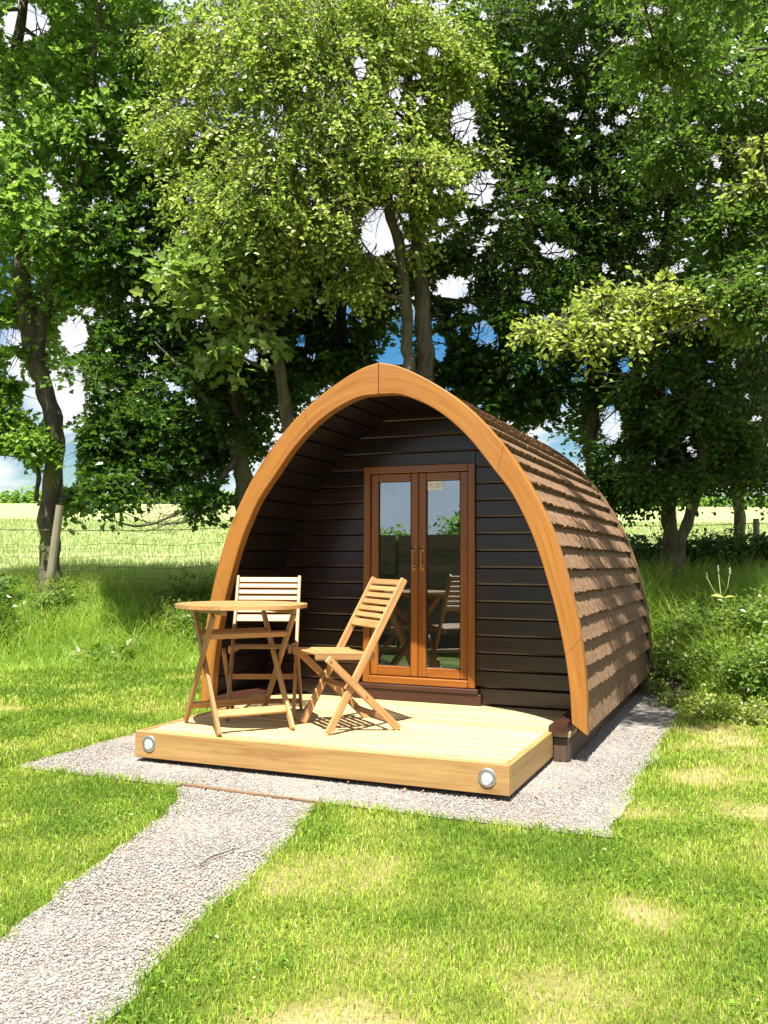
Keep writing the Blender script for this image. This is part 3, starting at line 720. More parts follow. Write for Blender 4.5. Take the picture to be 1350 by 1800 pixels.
def spray_leaves(C, R_, nspray, nleaf, size, kind, droop=.25, shell=.55, flat=.75, rbase=0., rspan=1., sunny=0., spr=.26, gaps=True):
    """leaf sprays inside ellipsoid lobes; C (k,3), R_ (k,)"""
    k = len(C); n = nspray
    u = rng.normal(size=(k, n, 3)); u /= np.linalg.norm(u, axis=2, keepdims=True)
    rad = rng.random((k, n))**(1/ (1+2*shell))*(1+np.clip(rng.normal(size=(k, n))*.22, -.3, .7))
    O = C[:, None]+u*rad[..., None]*R_[:, None, None]*np.array([1, 1, flat]); O = O.reshape(-1, 3); u = u.reshape(-1, 3)
    if gaps: m_ = gapmask(O); O = O[m_]; u = u[m_]
    n = len(O)
    # spray axis outward & drooping; spray normal up-ish
    A = u*np.array([1, 1, .25])+np.array([0, 0, -droop])+rng.normal(size=(n, 3))*.35; A /= np.linalg.norm(A, axis=1, keepdims=True)
    Nn = np.array([0, 0, 1.])+rng.normal(size=(n, 3))*.38+u*.35; Nn /= np.linalg.norm(Nn, axis=1, keepdims=True)
    S = np.cross(A, Nn); S /= np.linalg.norm(S, axis=1, keepdims=True)
    Nn = np.cross(S, A)
    t = np.linspace(0, 1, nleaf)[None]+rng.uniform(-.05, .05, (n, nleaf)); sd = np.where(np.arange(nleaf) % 2 == 0, 1., -1.)[None]*rng.uniform(.5, 1.1, (n, nleaf))
    ln = spr*rng.uniform(.7, 1.4, (n, 1))
    base = O[:, None]+A[:, None]*(t*ln)[..., None]+S[:, None]*(sd*.03*(spr/.26))[..., None]+Nn[:, None]*(rng.normal(size=(n, nleaf))*.012)[..., None]
    base[..., 2] -= (t*t*ln*.25)
    dirv = A[:, None]*.6+S[:, None]*sd[..., None]*.9+rng.normal(size=(n, nleaf, 3))*.35
    nv = Nn[:, None]+rng.normal(size=(n, nleaf, 3))*.62
    sz = size*rng.uniform(.6, 1.25, (n, nleaf)); tone = rng.random((n, 1))*.5+rng.random((n, nleaf))*.5
    rn = np.clip(rbase+rspan*tone, 0, 1)
    B_, D_, N_, S_, R2 = base.reshape(-1, 3), dirv.reshape(-1, 3), nv.reshape(-1, 3), sz.ravel(), rn.ravel()
    if gaps: g_ = gapmask(B_, .5); B_, D_, N_, S_, R2 = B_[g_], D_[g_], N_[g_], S_[g_], R2[g_]
    leaves = place_leaves(B_, D_, N_, S_, kind, R2)
    return leaves, (O, A, ln[:, 0])
def twigs(mb, tw, lobes, frac=.5, r=.004):
    O, A, ln = tw; n = len(O); idx = rng.choice(n, int(n*frac), replace=False)
    for i in idx:
        a = O[i]-A[i]*ln[i]*.6; b = O[i]+A[i]*ln[i]*.95; b = b-np.array([0, 0, ln[i]*.2])
        mb.tube([a, O[i]+A[i]*ln[i]*.3, b], [r*1.3, r, r*.4], 3, cap=False)
def limb(mb, a, b, r0, r1, sag=.0, n=7, wob=.05, k=6):
    a = np.array(a, float); b = np.array(b, float); pts = []; L_ = np.linalg.norm(b-a)
    w = rng.normal(size=(2, 3))*wob*L_
    for i in range(n):
        t = i/(n-1); p = a+(b-a)*t+w[0]*math.sin(math.pi*t)+w[1]*math.sin(2*math.pi*t)*.5; p[2] += sag*math.sin(math.pi*t)*L_
        pts.append(p)
    rr = [r0+(r1-r0)*(i/(n-1))**.8 for i in range(n)]
    mb.tube(pts, rr, k, cap=False); return pts
def nearest(pts, p):
    d = [np.linalg.norm(np.array(q)-p)+max(0, (q[2]-p[2]))*1.2 for q in pts]; return int(np.argmin(d))
def tree(trunks, lobes, mat,  leafkind, size, label, cat='tree', nspray=60, nleaf=9, barkm='bark', group='broadleaf trees along the field edge behind the pod', gaps=True, name='broadleaf_tree', rb=(0., 1.), spr=.26, twf=.35, droop=.25, lift=None, flat=.75):
    """trunks: list of polylines [(px,py,D,r)...]; lobes: (px,py,D,R)"""
    t0 = trunks[0][0]; b0 = at(*t0[:3]); gz = float(terr(b0[0], b0[1])); root = empty(name, (b0[0], b0[1], gz)); tag(root, label, cat, group)
    mb = MB(); allp = []
    for tr in trunks:
        P = [at(*q[:3]) for q in tr]; rr = [q[3] for q in tr]
        if tr is trunks[0] or (tr[0][1] > 640 and tr[0][3] >= .074):
            g = float(terr(P[0][0], P[0][1]))
            P.insert(0, np.array([P[0][0], P[0][1], g-.15])); rr.insert(0, rr[0]*1.35)
        Q = spline([list(p)+[r] for p, r in zip(P, rr)], len(P)*6)
        Q[:, :2] += np.stack([np.sin(np.arange(len(Q))*.9)*.012, np.cos(np.arange(len(Q))*1.3)*.012], 1)
        mb.tube([q[:3] for q in Q], [max(q[3]*(1+.08*math.sin(i*1.7)), .006) for i, q in enumerate(Q)], 12)
        allp += [(q[:3], q[3]) for q in Q[2:]]
    tk = mb.build('trunk', MT[barkm], None, True)
    C = np.array([(at(l[0], l[1], l[2]) if len(l) == 4 else np.array(l[:3])) for l in lobes]); R_ = np.array([l[3] for l in lobes])
    bm = MB(); pts = [p for p, r in allp]
    ends = []
    for c, r in sorted(zip(C, R_), key=lambda q: min(np.linalg.norm(q[0]-p) for p in pts)):
        i = nearest(pts, c); a = pts[i]; r0 = min(allp[i][1]*.55, .05) if i < len(allp) else .02
        d = np.linalg.norm(c-a); lp = limb(bm, a, c, max(r0, .012), .008, -.04, 7, .05)
        for q in lp[3:]: pts.append(np.array(q)); allp.append((np.array(q), .02))
        for _ in range(5):
            e = c+rng.normal(size=3)*r*.5; limb(bm, lp[4+_ % 3], e, .009, .003, -.03, 5, .06, 4)
    lv, tw = spray_leaves(C, R_, nspray, nleaf, size, leafkind, rbase=rb[0], rspan=rb[1]-rb[0], gaps=gaps, spr=spr, droop=droop, flat=flat)
    twigs(bm, tw, None, twf)
    br = bm.build('branches', MT[barkm], None, True)
    cr = np_mesh('crown', lv[0], lv[1], mat, lv[2])
    for c in (tk, br, cr): c.parent = root; c.location = -Vector(root.location)
    return root
MT['leaf_bright'] = leafmat('leaf_bright', [(0, (.03, .09, .009, 1)), (.45, (.09, .21, .018, 1)), (.8, (.21, .37, .035, 1)), (1, (.42, .55, .14, 1))], .46, tcol=(.42, .62, .10, 1))  # palest stops of the leaf ramps paint bright glints into the leaf colour
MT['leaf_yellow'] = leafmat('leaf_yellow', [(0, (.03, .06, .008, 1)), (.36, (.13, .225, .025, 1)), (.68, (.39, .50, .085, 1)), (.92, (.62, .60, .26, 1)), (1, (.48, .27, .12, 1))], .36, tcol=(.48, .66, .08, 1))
MT['leaf_shade'] = leafmat('leaf_shade', [(0, (.008, .03, .004, 1)), (.5, (.022, .07, .007, 1)), (.85, (.07, .15, .014, 1)), (1, (.24, .36, .06, 1))], .30, tcol=(.22, .40, .03, 1))  # darker leaf copy with the shade under the canopy put into its colour
MT['leaf_mid'] = leafmat('leaf_mid', [(0, (.015, .05, .006, 1)), (.45, (.045, .11, .011, 1)), (.82, (.13, .24, .025, 1)), (1, (.38, .46, .12, 1))], .36, tcol=(.32, .52, .06, 1))
MT['leaf_pale'] = leafmat('leaf_pale', [(0, (.09, .17, .03, 1)), (.6, (.20, .31, .07, 1)), (1, (.44, .52, .20, 1))], .36)
MT['leaf_lime'] = leafmat('leaf_lime', [(0, (.12, .19, .025, 1)), (.6, (.33, .42, .075, 1)), (1, (.60, .62, .24, 1))], .45, tcol=(.56, .70, .10, 1))
def cloud(n, cx, cy, rx, ry, D0, D1, r0, r1, seed=0):
    g = np.random.default_rng(seed+100); out_ = []
    # jittered low-discrepancy fill of an ellipse
    i = 0
    while len(out_) < n:
        i += 1; a = (i*.754877666+g.random()*.1) % 1; b = (i*.569840291+g.random()*.1) % 1
        x, y = a*2-1, b*2-1
        if x*x+y*y > 1: continue
        out_.append((cx+x*rx, cy+y*ry, g.uniform(D0, D1), g.uniform(r0, r1)))
    return out_
# T1 left sycamore
tree([[(88, 985, 12., .135), (86, 900, 12., .125), (98, 780, 12., .12), (84, 700, 12., .115), (60, 630, 12., .11), (45, 540, 12., .12), (30, 400, 12., .10), (20, 200, 12.2, .08), (40, 0, 12.4, .06), (60, -200, 12.5, .04)],
      [(66, 640, 12., .09), (75, 560, 12., .08), (110, 420, 11.8, .06), (150, 250, 11.6, .045), (170, 60, 11.5, .035), (180, -120, 11.5, .02)],
      [(62, 880, 12., .03), (68, 820, 12., .03), (40, 760, 12., .02), (20, 700, 12., .012)]],
     cloud(34, 90, 260, 250, 330, 11.4, 13.4, .5, .85, 1)+[(20, 620, 12, .3), (10, 800, 12, .25), (48, 775, 11.8, .10), (12, 745, 11.9, .16), (5, 680, 12, .2), (30, 560, 12.4, .3), (150, 500, 12, .4), (130, 870, 13.5, .12)]+cloud(10, 80, -200, 260, 160, 11, 13, .7, 1., 2),
     MT['leaf_bright'], 'lobed', .082, 'tree with a bent trunk beside the leaning fence post at the left edge', nspray=140, nleaf=8, spr=.30)
# T2 tree left behind pod with low branches
tree([[(430, 960, 11.2, .11), (428, 860, 11.2, .105), (420, 780, 11.2, .10), (410, 640, 11.2, .09), (400, 450, 11.4, .07), (390, 250, 11.5, .05)],
      [(425, 800, 11.2, .07), (380, 730, 11., .05), (320, 650, 11.0, .028), (270, 600, 11.0, .006)],
      [(425, 790, 11.2, .045), (395, 835, 10.9, .032), (350, 880, 10.7, .025), (290, 912, 10.5, .017), (240, 925, 10.4, .012), (190, 912, 10.3, .006)],
      [(350, 880, 10.7, .018), (330, 915, 10.6, .012), (270, 920, 10.5, .008), (215, 900, 10.4, .004)]],
     cloud(30, 310, 640, 165, 190, 11., 12.6, .30, .52, 3)+cloud(12, 240, 785, 90, 60, 10.9, 11.5, .16, .28, 4)+cloud(16, 330, 430, 150, 110, 11.1, 12.4, .4, .6, 5)+[(360, 870, 10.6, .12), (200, 860, 10.4, .16), (490, 690, 11.5, .3), (480, 620, 11.6, .35)],
     MT['leaf_shade'], 'lobed', .072, 'tree with low spreading branches just left of the pod arch', nspray=100, nleaf=8, spr=.24)
def bare_twigs():
    r_ = bpy.data.objects['broadleaf_tree.001']; mb = MB()
    for k in range(26):
        a = at(rng.uniform(230, 370), rng.uniform(860, 905), 10.6+rng.normal()*.15); b = at(rng.uniform(185, 340), rng.uniform(895, 935), 10.5+rng.normal()*.2)
        limb(mb, a, b, .006, .002, -.10, 7, .07, 4)
    o = mb.build('bare_twigs', MT['bark'], r_, True); o.location = -Vector(r_.location)
bare_twigs()
# broad-leaved bough with large pale leaves
# T3 leaning trunk
tree([[(612, 720, 12.2, .10), (580, 640, 12.2, .095), (555, 570, 12.2, .09), (535, 480, 12.3, .08), (520, 330, 12.4, .06), (500, 150, 12.5, .05)],
      [(608, 700, 12.6, .08), (600, 600, 12.6, .08), (600, 500, 12.6, .07), (590, 380, 12.6, .06)]],
     cloud(22, 530, 470, 120, 170, 11.8, 13.4, .40, .65, 6)+cloud(16, 560, 620, 90, 50, 11.8, 13., .2, .34, 7),
     MT['leaf_shade'], 'lobed', .08, 'tree with a trunk leaning left over the pod, left of its ridge', nspray=62, nleaf=7)
# lit yellowish front tree (its foliage hangs in front of the centre)
tree([[(745, 720, 11., .115), (748, 650, 11., .108), (744, 560, 11., .10), (735, 450, 11.1, .085), (728, 330, 11.2, .08), (720, 150, 11.3, .06), (700, -60, 11.4, .04)],
      [(718, 700, 10.7, .076), (716, 600, 10.7, .07), (708, 470, 10.6, .065), (688, 380, 10.5, .06), (668, 300, 10.4, .052), (640, 200, 10.2, .045), (600, 80, 10., .035), (540, -60, 9.8, .03)]],
     cloud(50, 530, 185, 240, 245, 9.6, 11.2, .38, .62, 8)+cloud(14, 740, 200, 80, 190, 9.8, 11.2, .28, .45, 9)+[(700, 330, 10.4, .26), (745, 360, 10.6, .24), (770, 300, 10.4, .26), (800, 230, 10.4, .26), (815, 120, 10.5, .3), (655, 450, 10.3, .2), (725, 430, 10.5, .16), (620, 500, 10.3, .2)]+cloud(11, 460, 430, 100, 80, 9.8, 10.8, .25, .4, 10)+cloud(12, 560, -150, 260, 120, 10.2, 11.8, .5, .8, 11),
     MT['leaf_yellow'], 'ovate', .056, 'tall pale barked tree behind the pod ridge with yellow green hanging leaves', nspray=105, nleaf=10, barkm='barklight', droop=.8, spr=.24)
# sycamore behind centre-right
tree([[(872, 780, 12.4, .06), (872, 700, 12.4, .06), (885, 600, 12.4, .055), (905, 480, 12.4, .05), (915, 330, 12.4, .04), (900, 120, 12.4, .03)],
      [(885, 600, 12.4, .03), (840, 540, 12.2, .02), (790, 525, 12.1, .012), (740, 530, 12, .006)]],
     cloud(40, 900, 400, 120, 270, 11.6, 13.6, .38, .62, 12)+cloud(16, 860, 690, 110, 50, 11.8, 13.2, .2, .38, 13)+cloud(10, 860, 90, 110, 120, 11, 13, .5, .7, 14)+[(760, 600, 12, .2), (790, 455, 12, .2), (740, 480, 12, .28), (695, 520, 12.3, .26), (770, 540, 12.2, .2), (720, 440, 12.2, .3), (660, 560, 12.4, .25), (645, 480, 12.4, .3), (640, 640, 12.5, .18), (730, 640, 12.5, .15), (800, 630, 12.3, .2), (840, 620, 12.3, .24), (790, 575, 12.4, .2), (870, 560, 12.5, .28), (830, 500, 12.5, .24)],
     MT['leaf_shade'], 'lobed', .08, 'slender tree standing directly behind the right half of the pod ridge', nspray=60, nleaf=7)
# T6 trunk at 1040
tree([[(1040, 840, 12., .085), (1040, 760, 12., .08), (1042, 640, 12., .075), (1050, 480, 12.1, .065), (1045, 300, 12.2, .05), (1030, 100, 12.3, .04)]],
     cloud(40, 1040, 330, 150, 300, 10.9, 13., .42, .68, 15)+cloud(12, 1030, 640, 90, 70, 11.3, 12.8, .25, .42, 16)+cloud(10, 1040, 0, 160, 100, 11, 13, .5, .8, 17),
     MT['leaf_shade'], 'ovate', .07, 'tree with a dark straight trunk rising above the shingle roof', nspray=95, nleaf=8)
# T7/T8 pair right
tree([[(1178, 960, 11.8, .10), (1176, 900, 11.8, .095), (1165, 800, 11.8, .085), (1160, 650, 11.9, .075), (1170, 450, 12., .06), (1180, 200, 12., .05)]],
     cloud(42, 1190, 380, 150, 330, 10.8, 13.2, .42, .66, 18)+cloud(16, 1150, 760, 100, 80, 11.2, 13.2, .25, .42, 19),
     MT['leaf_shade'], 'small', .068, 'tree with an upright dark trunk right of the pod roof', nspray=105, nleaf=8)
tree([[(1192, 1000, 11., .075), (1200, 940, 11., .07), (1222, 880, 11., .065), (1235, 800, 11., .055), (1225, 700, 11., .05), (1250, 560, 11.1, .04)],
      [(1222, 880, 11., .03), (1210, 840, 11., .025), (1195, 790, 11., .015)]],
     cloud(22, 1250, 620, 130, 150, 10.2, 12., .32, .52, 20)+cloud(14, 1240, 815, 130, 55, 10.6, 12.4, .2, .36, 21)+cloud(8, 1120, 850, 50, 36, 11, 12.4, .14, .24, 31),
     MT['leaf_shade'], 'small', .070, 'small tree with a crooked leaning trunk in the shade right of the pod', nspray=95, nleaf=8)
tree([[(1300, 925, 16., .10), (1298, 850, 16., .095), (1300, 700, 16., .08), (1310, 500, 16., .06)]],
     cloud(26, 1290, 600, 110, 220, 15., 17.5, .6, .95, 22)+cloud(12, 1230, 760, 140, 70, 15, 18, .35, .6, 23)+cloud(10, 1120, 740, 90, 80, 15, 17, .3, .5, 24),
     MT['leaf_shade'], 'small', .095, 'farther tree at the field edge near the right side of the picture', nspray=80, nleaf=8)
# T10 near right tree off frame: crown overhangs upper right, long lime bough
tree([[(1640, 1180, 7.6, .20), (1600, 900, 7.6, .18), (1580, 600, 7.6, .17), (1560, 200, 7.6, .14), (1500, -200, 7.6, .11), (1450, -700, 7.2, .07)],
      [(1560, 200, 7.6, .06), (1400, 40, 7., .05), (1250, -200, 6.6, .04), (1150, -500, 6.2, .03)]],
     cloud(30, 1270, 170, 150, 260, 8.4, 10.2, .26, .46, 25)+cloud(12, 1300, 480, 70, 110, 8.2, 9.6, .18, .3, 26)+cloud(24, 1250, -330, 330, 240, 9.2, 11.5, .5, .8, 27)+[(x, y, z, r, 0) for x, y, z, r in ((1.75, -.3, 4.7, .22), (2.05, .4, 4.9, .28), (1.7, .9, 4.6, .2), (2.2, -.2, 4.5, .2), (1.5, .35, 5.1, .2), (1.95, 1.5, 4.8, .25))],
     MT['leaf_mid'], 'ovate', .052, 'near tree reaching in from the right edge with fine mid green leaves', nspray=115, nleaf=9, spr=.24, flat=.5)
tree([[(1660, 1150, 8.40, 0.1440), (1620, 900, 8.40, 0.1320), (1600, 650, 8.40, 0.1200), (1590, 300, 8.40, 0.0720)],
      [(1600, 650, 8.40, 0.0220), (1420, 560, 8.40, 0.0180), (1240, 540, 8.40, 0.0140), (1080, 552, 8.34, 0.0120), (905, 590, 8.28, 0.0048)],
      [(1300, 545, 8.40, 0.0144), (1150, 590, 8.28, 0.0084), (1010, 610, 8.22, 0.0036)]],
     [(1180, 530, 8.40, 0.2040), (1120, 545, 8.34, 0.1800), (1060, 550, 8.34, 0.1560), (1000, 570, 8.28, 0.1320), (950, 580, 8.28, 0.1080), (1220, 540, 8.40, 0.1800), (1270, 530, 8.40, 0.1680), (1100, 580, 8.28, 0.1200), (1040, 590, 8.28, 0.0960), (1150, 510, 8.40, 0.1440), (1330, 500, 8.52, 0.1920), (1060, 520, 8.40, 0.1080), (1310, 545, 8.4, .14), (1350, 560, 8.4, .15), (1340, 330, 8.40, 0.1680), (1340, 260, 8.52, 0.1920)],
     MT['leaf_lime'], 'ovate', .058, 'low bough of pale lime leaves stretching in front of the right hand trees', cat='tree', nspray=26, nleaf=10, spr=.27, flat=.16, twf=1., droop=.12, gaps=False)
# bough with large pale leaves in the left middle
tree([[(560, 1000, 10.6, .09), (520, 850, 10.6, .08), (500, 700, 10.6, .07), (470, 560, 10.4, .05), (430, 470, 10.1, .035), (370, 430, 10, .02)]],
     [(345, 465, 9.9, .24), (310, 480, 9.8, .20), (390, 460, 9.9, .2), (360, 530, 9.9, .22), (430, 500, 10, .22), (450, 580, 10.1, .22), (400, 620, 10.1, .18), (480, 520, 10.2, .2)],
     MT['leaf_pale'], 'lobed', .115, 'bough of large pale green lobed leaves hanging left of the pod ridge', nspray=22, nleaf=6, spr=.30, rb=(.1, 1.))

# ------------------------------------------------------------------ grass
def blades(x, y, h, w, lean, rnd, z=None, bend=.5, segs=1):
    n = len(x); z = terr(x, y) if z is None else z
    a = rng.uniform(0, 2*math.pi, n); b = a+rng.normal(0, .6, n)
    wx, wy = np.cos(a)*w*.5, np.sin(a)*w*.5; l = lean*h; lx, ly = -np.sin(b)*l, np.cos(b)*l
    P = np.zeros((n, 7 if segs > 1 else 5, 3))
    if segs == 1:
        P[:, 0] = np.stack([x-wx, y-wy, z-.003], 1); P[:, 1] = np.stack([x+wx, y+wy, z-.003], 1)
        P[:, 2] = np.stack([x-wx*.75+lx*.35, y-wy*.75+ly*.35, z+h*.6], 1); P[:, 3] = np.stack([x+wx*.75+lx*.35, y+wy*.75+ly*.35, z+h*.6], 1)
        P[:, 4] = np.stack([x+lx, y+ly, z+h*(1-.25*lean)], 1)
        T = np.array([(0, 1, 3), (0, 3, 2), (2, 3, 4)]); k = 5
    else:
        k = 7
        for j, (t, ww) in enumerate(((0, 1), (.4, .85), (.75, .55))):
            hh = h*(t-.28*lean*t*t); o = t**1.9
            P[:, 2*j] = np.stack([x-wx*ww+lx*o, y-wy*ww+ly*o, z-.003+hh], 1); P[:, 2*j+1] = np.stack([x+wx*ww+lx*o, y+wy*ww+ly*o, z-.003+hh], 1)
        P[:, 6] = np.stack([x+lx, y+ly, z+h*(1-.34*lean)], 1)
        T = np.array([(0, 1, 3), (0, 3, 2), (2, 3, 5), (2, 5, 4), (4, 5, 6)])
    F = (T[None]+np.arange(n)[:, None, None]*k).reshape(-1, 3)
    return P.reshape(-1, 3), F, np.repeat(rnd, k)
MT['grass'] = leafmat('grass_blade', [(0, (.07, .16, .012, 1)), (.45, (.22, .36, .028, 1)), (.8, (.42, .49, .07, 1)), (1, (.62, .52, .25, 1))], .35, rough=.5, spec=.3, tcol=(.45, .55, .05, 1))
MT['longgrass'] = leafmat('long_grass', [(0, (.14, .26, .025, 1)), (.6, (.36, .53, .08, 1)), (.9, (.52, .68, .18, 1)), (1, (.62, .55, .3, 1))], .45, rough=.4, tcol=(.5, .62, .06, 1))
def bankd(X): return np.interp(X, [-6, -2.5, -1.0, .6, 1.6, 2.6, 3.4, 5], [9.3, 9.6, 10.6, 11.2, 9.6, 7.3, 6.5, 6.])
parts = []
for (d0, d1, dens, hh, ww) in ((1.9, 3.6, 19000, .022, .0030), (3.6, 5.2, 10500, .025, .0040), (5.2, 7.2, 5600, .030, .0055), (7.2, 10.4, 2600, .038, .008)):
    hw0 = d1*.46+.25; n = int(dens*(d1-d0)*2*hw0)
    X = rng.uniform(-hw0, hw0, n); D = rng.uniform(d0, d1, n); k = (np.abs(X) < D*.44+.25) & (D < bankd(X)+.4)
    X, D = X[k], D[k]; x = CP[0]+X*RH[0]+D*FH[0]; y = CP[1]+X*RH[1]+D*FH[1]
    k = ~in_gravel(x, y, rng.exponential(.020, len(x))) & ~((np.abs(x) < 1.3) & (y > -1))
    x, y = x[k], y[k]
    dry = drymap(x, y)
    k = rng.random(len(x)) < np.clip(1.2-smooth((dry-.55)/.17)*.9, .34, 1)
    x, y, dry = x[k], y[k], dry[k]
    n = len(x); tuft = fnoise(x, y, .12, 50)
    near = in_gravel(x, y, -.05)
    h = hh*.84*(.55+.9*tuft)*rng.uniform(.6, 1.5, n)*np.where(near, 1.5, 1)
    r = np.clip(.02+.62*smooth((dry-.30)/.40)+rng.normal(0, .20, n)+(rng.random(n) < .08)*.5, 0, 1)
    parts.append(blades(x, y, h, ww*rng.uniform(.7, 1.2, n), rng.uniform(.1, 1.0, n), r))
g = merge(parts); tag(np_mesh('grass', g[0], g[1], MT['grass'], g[2]), 'short mown yellow green grass of the lawn', 'grass', kind='stuff')
# clover / broad small leaves in lawn
n = 9000; X = rng.uniform(-1.6, 2.2, n); D = rng.uniform(2., 4.6, n); x = CP[0]+X*RH[0]+D*FH[0]; y = CP[1]+X*RH[1]+D*FH[1]
cl = fnoise(x, y, .45, 60); k = (cl > .56) & ~in_gravel(x, y, -.02); x, y = x[k], y[k]; n = len(x)
P = np.stack([x, y, terr(x, y)+rng.uniform(.006, .022, n)], 1); a = rng.uniform(0, 6.28, n)
lv = place_leaves(P, np.stack([np.cos(a), np.sin(a), rng.uniform(-.1, .5, n)], 1), np.stack([rng.normal(0, .3, n), rng.normal(0, .3, n), np.ones(n)], 1), rng.uniform(.008, .019, n), 'ovate', rng.uniform(.2, .85, n))
tag(np_mesh('clover', lv[0], lv[1], MT['leaf_bright'], lv[2]), 'patches of small broad weed leaves in the lawn', 'ground cover', kind='stuff')
# long grass on the bank
parts = []
n = 210000; X = rng.uniform(-5.8, 6.2, n); D = rng.uniform(6., 16.5, n); db = bankd(X)
k = (D > db+(fnoise(X, D, .7, 70)-.5)*.7) & (np.abs(X) < D*.46+.3) & (D < 14.5+1.5*rng.random(n)); X, D = X[k], D[k]
x = CP[0]+X*RH[0]+D*FH[0]; y = CP[1]+X*RH[1]+D*FH[1]; k = ~((np.abs(x) < 1.7) & (y < 3.9)); x, y, X, D = x[k], y[k], X[k], D[k]; n = len(x)
t = fnoise(x, y, .55, 71); edge = smooth((D-bankd(X))/1.2)
h = (.13+.32*edge)*(.45+1.1*t)*rng.uniform(.6, 1.35, n)*np.where(D > 12.7, .8, 1)*np.where(X > 1.6, 1.35, 1)
r = np.clip(.12+.7*(fnoise(x, y, 1.1, 75)-.2)+rng.normal(0, .18, n), 0, 1)
parts.append(blades(x, y, h, rng.uniform(.0035, .008, n), rng.uniform(.3, 1.35, n), r, segs=3))
g = merge(parts); tag(np_mesh('long_grass', g[0], g[1], MT['longgrass'], g[2]), 'unmown long grass on the bank behind the lawn', 'long grass', kind='stuff')
# crop blades near field edge
n = 90000; D = 14.5+32*rng.random(n)**1.5; X = rng.uniform(-1, 1, n)*(D*.46); x = CP[0]+X*RH[0]+D*FH[0]; y = CP[1]+X*RH[1]+D*FH[1]
MT['crop'] = leafmat('crop_blade', [(0, (.12, .20, .045, 1)), (.5, (.21, .29, .09, 1)), (1, (.33, .36, .16, 1))], .35, rough=.6, spec=.2, tcol=(.36, .45, .12, 1))
g = blades(x, y, rng.uniform(.08, .2, n), rng.uniform(.006, .012, n)*(D/16), rng.uniform(.1, .9, n), rng.random(n))
tag(np_mesh('crop', g[0], g[1], MT['crop'], g[2]), 'pale ripening crop standing in the field beyond the wire fence', 'crop', kind='stuff')

# ------------------------------------------------------------------ weeds, brambles, bushes
MT['leaf_weed'] = leafmat('leaf_weed', [(0, (.05, .12, .014, 1)), (.5, (.11, .20, .03, 1)), (.88, (.22, .29, .07, 1)), (1, (.36, .27, .14, 1))], .4)
def bush(name, lobes, label, cat, mat, kind, size, nspray, nleaf, stems=5, spr=.14, group=None, base=None):
    C = np.array([l[:3] for l in lobes]); R_ = np.array([l[3] for l in lobes]); b = C.mean(0) if base is None else np.array(base)
    gz = float(terr(b[0], b[1])); root = empty(name, (b[0], b[1], gz)); tag(root, label, cat, group)
    lv, tw = spray_leaves(C, R_, nspray, nleaf, size, kind, gaps=False, spr=spr, droop=.2, flat=1.)
    k = lv[0][:, 2]; lv[0][:, 2] = np.maximum(k, terr(lv[0][:, 0], lv[0][:, 1])+.01)
    mb = MB()
    for c, r in zip(C, R_):
        g0 = np.array([c[0]+rng.normal()*.05, c[1]+rng.normal()*.05, float(terr(c[0], c[1]))-.02])
        for _ in range(stems): limb(mb, g0, c+rng.normal(size=3)*r*.6, .006, .002, .05, 5, .08, 4)
    twigs(mb, tw, None, .3, .002)
    s = mb.build('stems', MT['bark'], None, True); f = np_mesh('foliage', lv[0], lv[1], mat, lv[2])
    for c in (s, f): c.parent = root; c.location = -Vector(root.location)
    return root
def gl(px, D, r, up=0.):
    X = (px-675)/FOC*D; p = CP[:2]+X*RH+D*FH; return (p[0], p[1], float(terr(p[0], p[1]))+r*.8+up, r)
def row(pxs, Ds, rr, ups=None): return [gl(p, d, r, (ups[i] if ups else 0)) for i, (p, d, r) in enumerate(zip(pxs, Ds, rr))]
bush('bramble_bush', row([1165, 1190, 1225, 1260, 1210, 1245, 1285, 1180, 1230], [8.6, 8.2, 8.0, 7.9, 8.8, 8.6, 8.3, 9.3, 9.2], [.16, .2, .22, .2, .2, .22, .22, .2, .2], [.02, .05, .08, .1, .18, .2, .2, .1, .2]),
     'sunlit bramble thicket growing beside the rear corner of the pod', 'bramble', MT['leaf_weed'], 'ovate', .045, 70, 8)
bush('bramble_bush', row([1300, 1330, 1360, 1400, 1310, 1350, 1390], [7.6, 7.4, 7.2, 7.2, 8.3, 8.2, 8.], [.2, .2, .22, .22, .22, .24, .24], [.1, .15, .2, .2, .3, .35, .35]),
     'taller pale leaved bramble thicket at the right edge of the picture', 'bramble', MT['leaf_weed'], 'ovate', .045, 80, 8)
bush('low_weed', row([1155, 1180, 1210, 1240, 1270, 1300, 1335], [8.1, 7.5, 7.3, 7.0, 6.9, 6.8, 6.6], [.07, .08, .09, .1, .1, .1, .1]),
     'low yellow green weeds spilling over the corner of the gravel pad', 'weeds', MT['leaf_lime'], 'small', .03, 55, 7, spr=.08)
bush('nettle_patch', row([275, 310, 340, 365, 395, 300, 335, 375], [11.2, 11., 10.9, 11., 11.1, 11.7, 11.8, 11.8], [.2, .2, .2, .2, .2, .22, .22, .22], [.0, .05, .0, .05, .1, .1, .15, .15]),
     'patch of nettles and pinkish seed heads left of the pod arch', 'nettles', MT['leaf_weed'], 'ovate', .05, 60, 8)
bush('nettle_patch', row([70, 95, 120, 60, 100], [11.2, 11.3, 11.4, 11.6, 11.5], [.18, .2, .16, .16, .2], [.05, .1, .0, .0, .15]),
     'clump of leafy weeds at the foot of the bent tree and fence post', 'weeds', MT['leaf_weed'], 'ovate', .05, 50, 8)
bush('weed_clump', row([0, 25, -30, 10], [10.6, 10.8, 10.8, 11.4], [.22, .2, .25, .22], [.1, .05, .2, .2]),
     'dark weeds in the shade at the left edge of the bank', 'weeds', MT['leaf_shade'], 'ovate', .06, 50, 7)
bush('dock_plant', row([210, 160], [10.2, 10.1], [.14, .12]), 'pair of broad dock plants in the long grass between the tree and the table', 'dock', MT['leaf_weed'], 'ovate', .10, 16, 5, spr=.1)
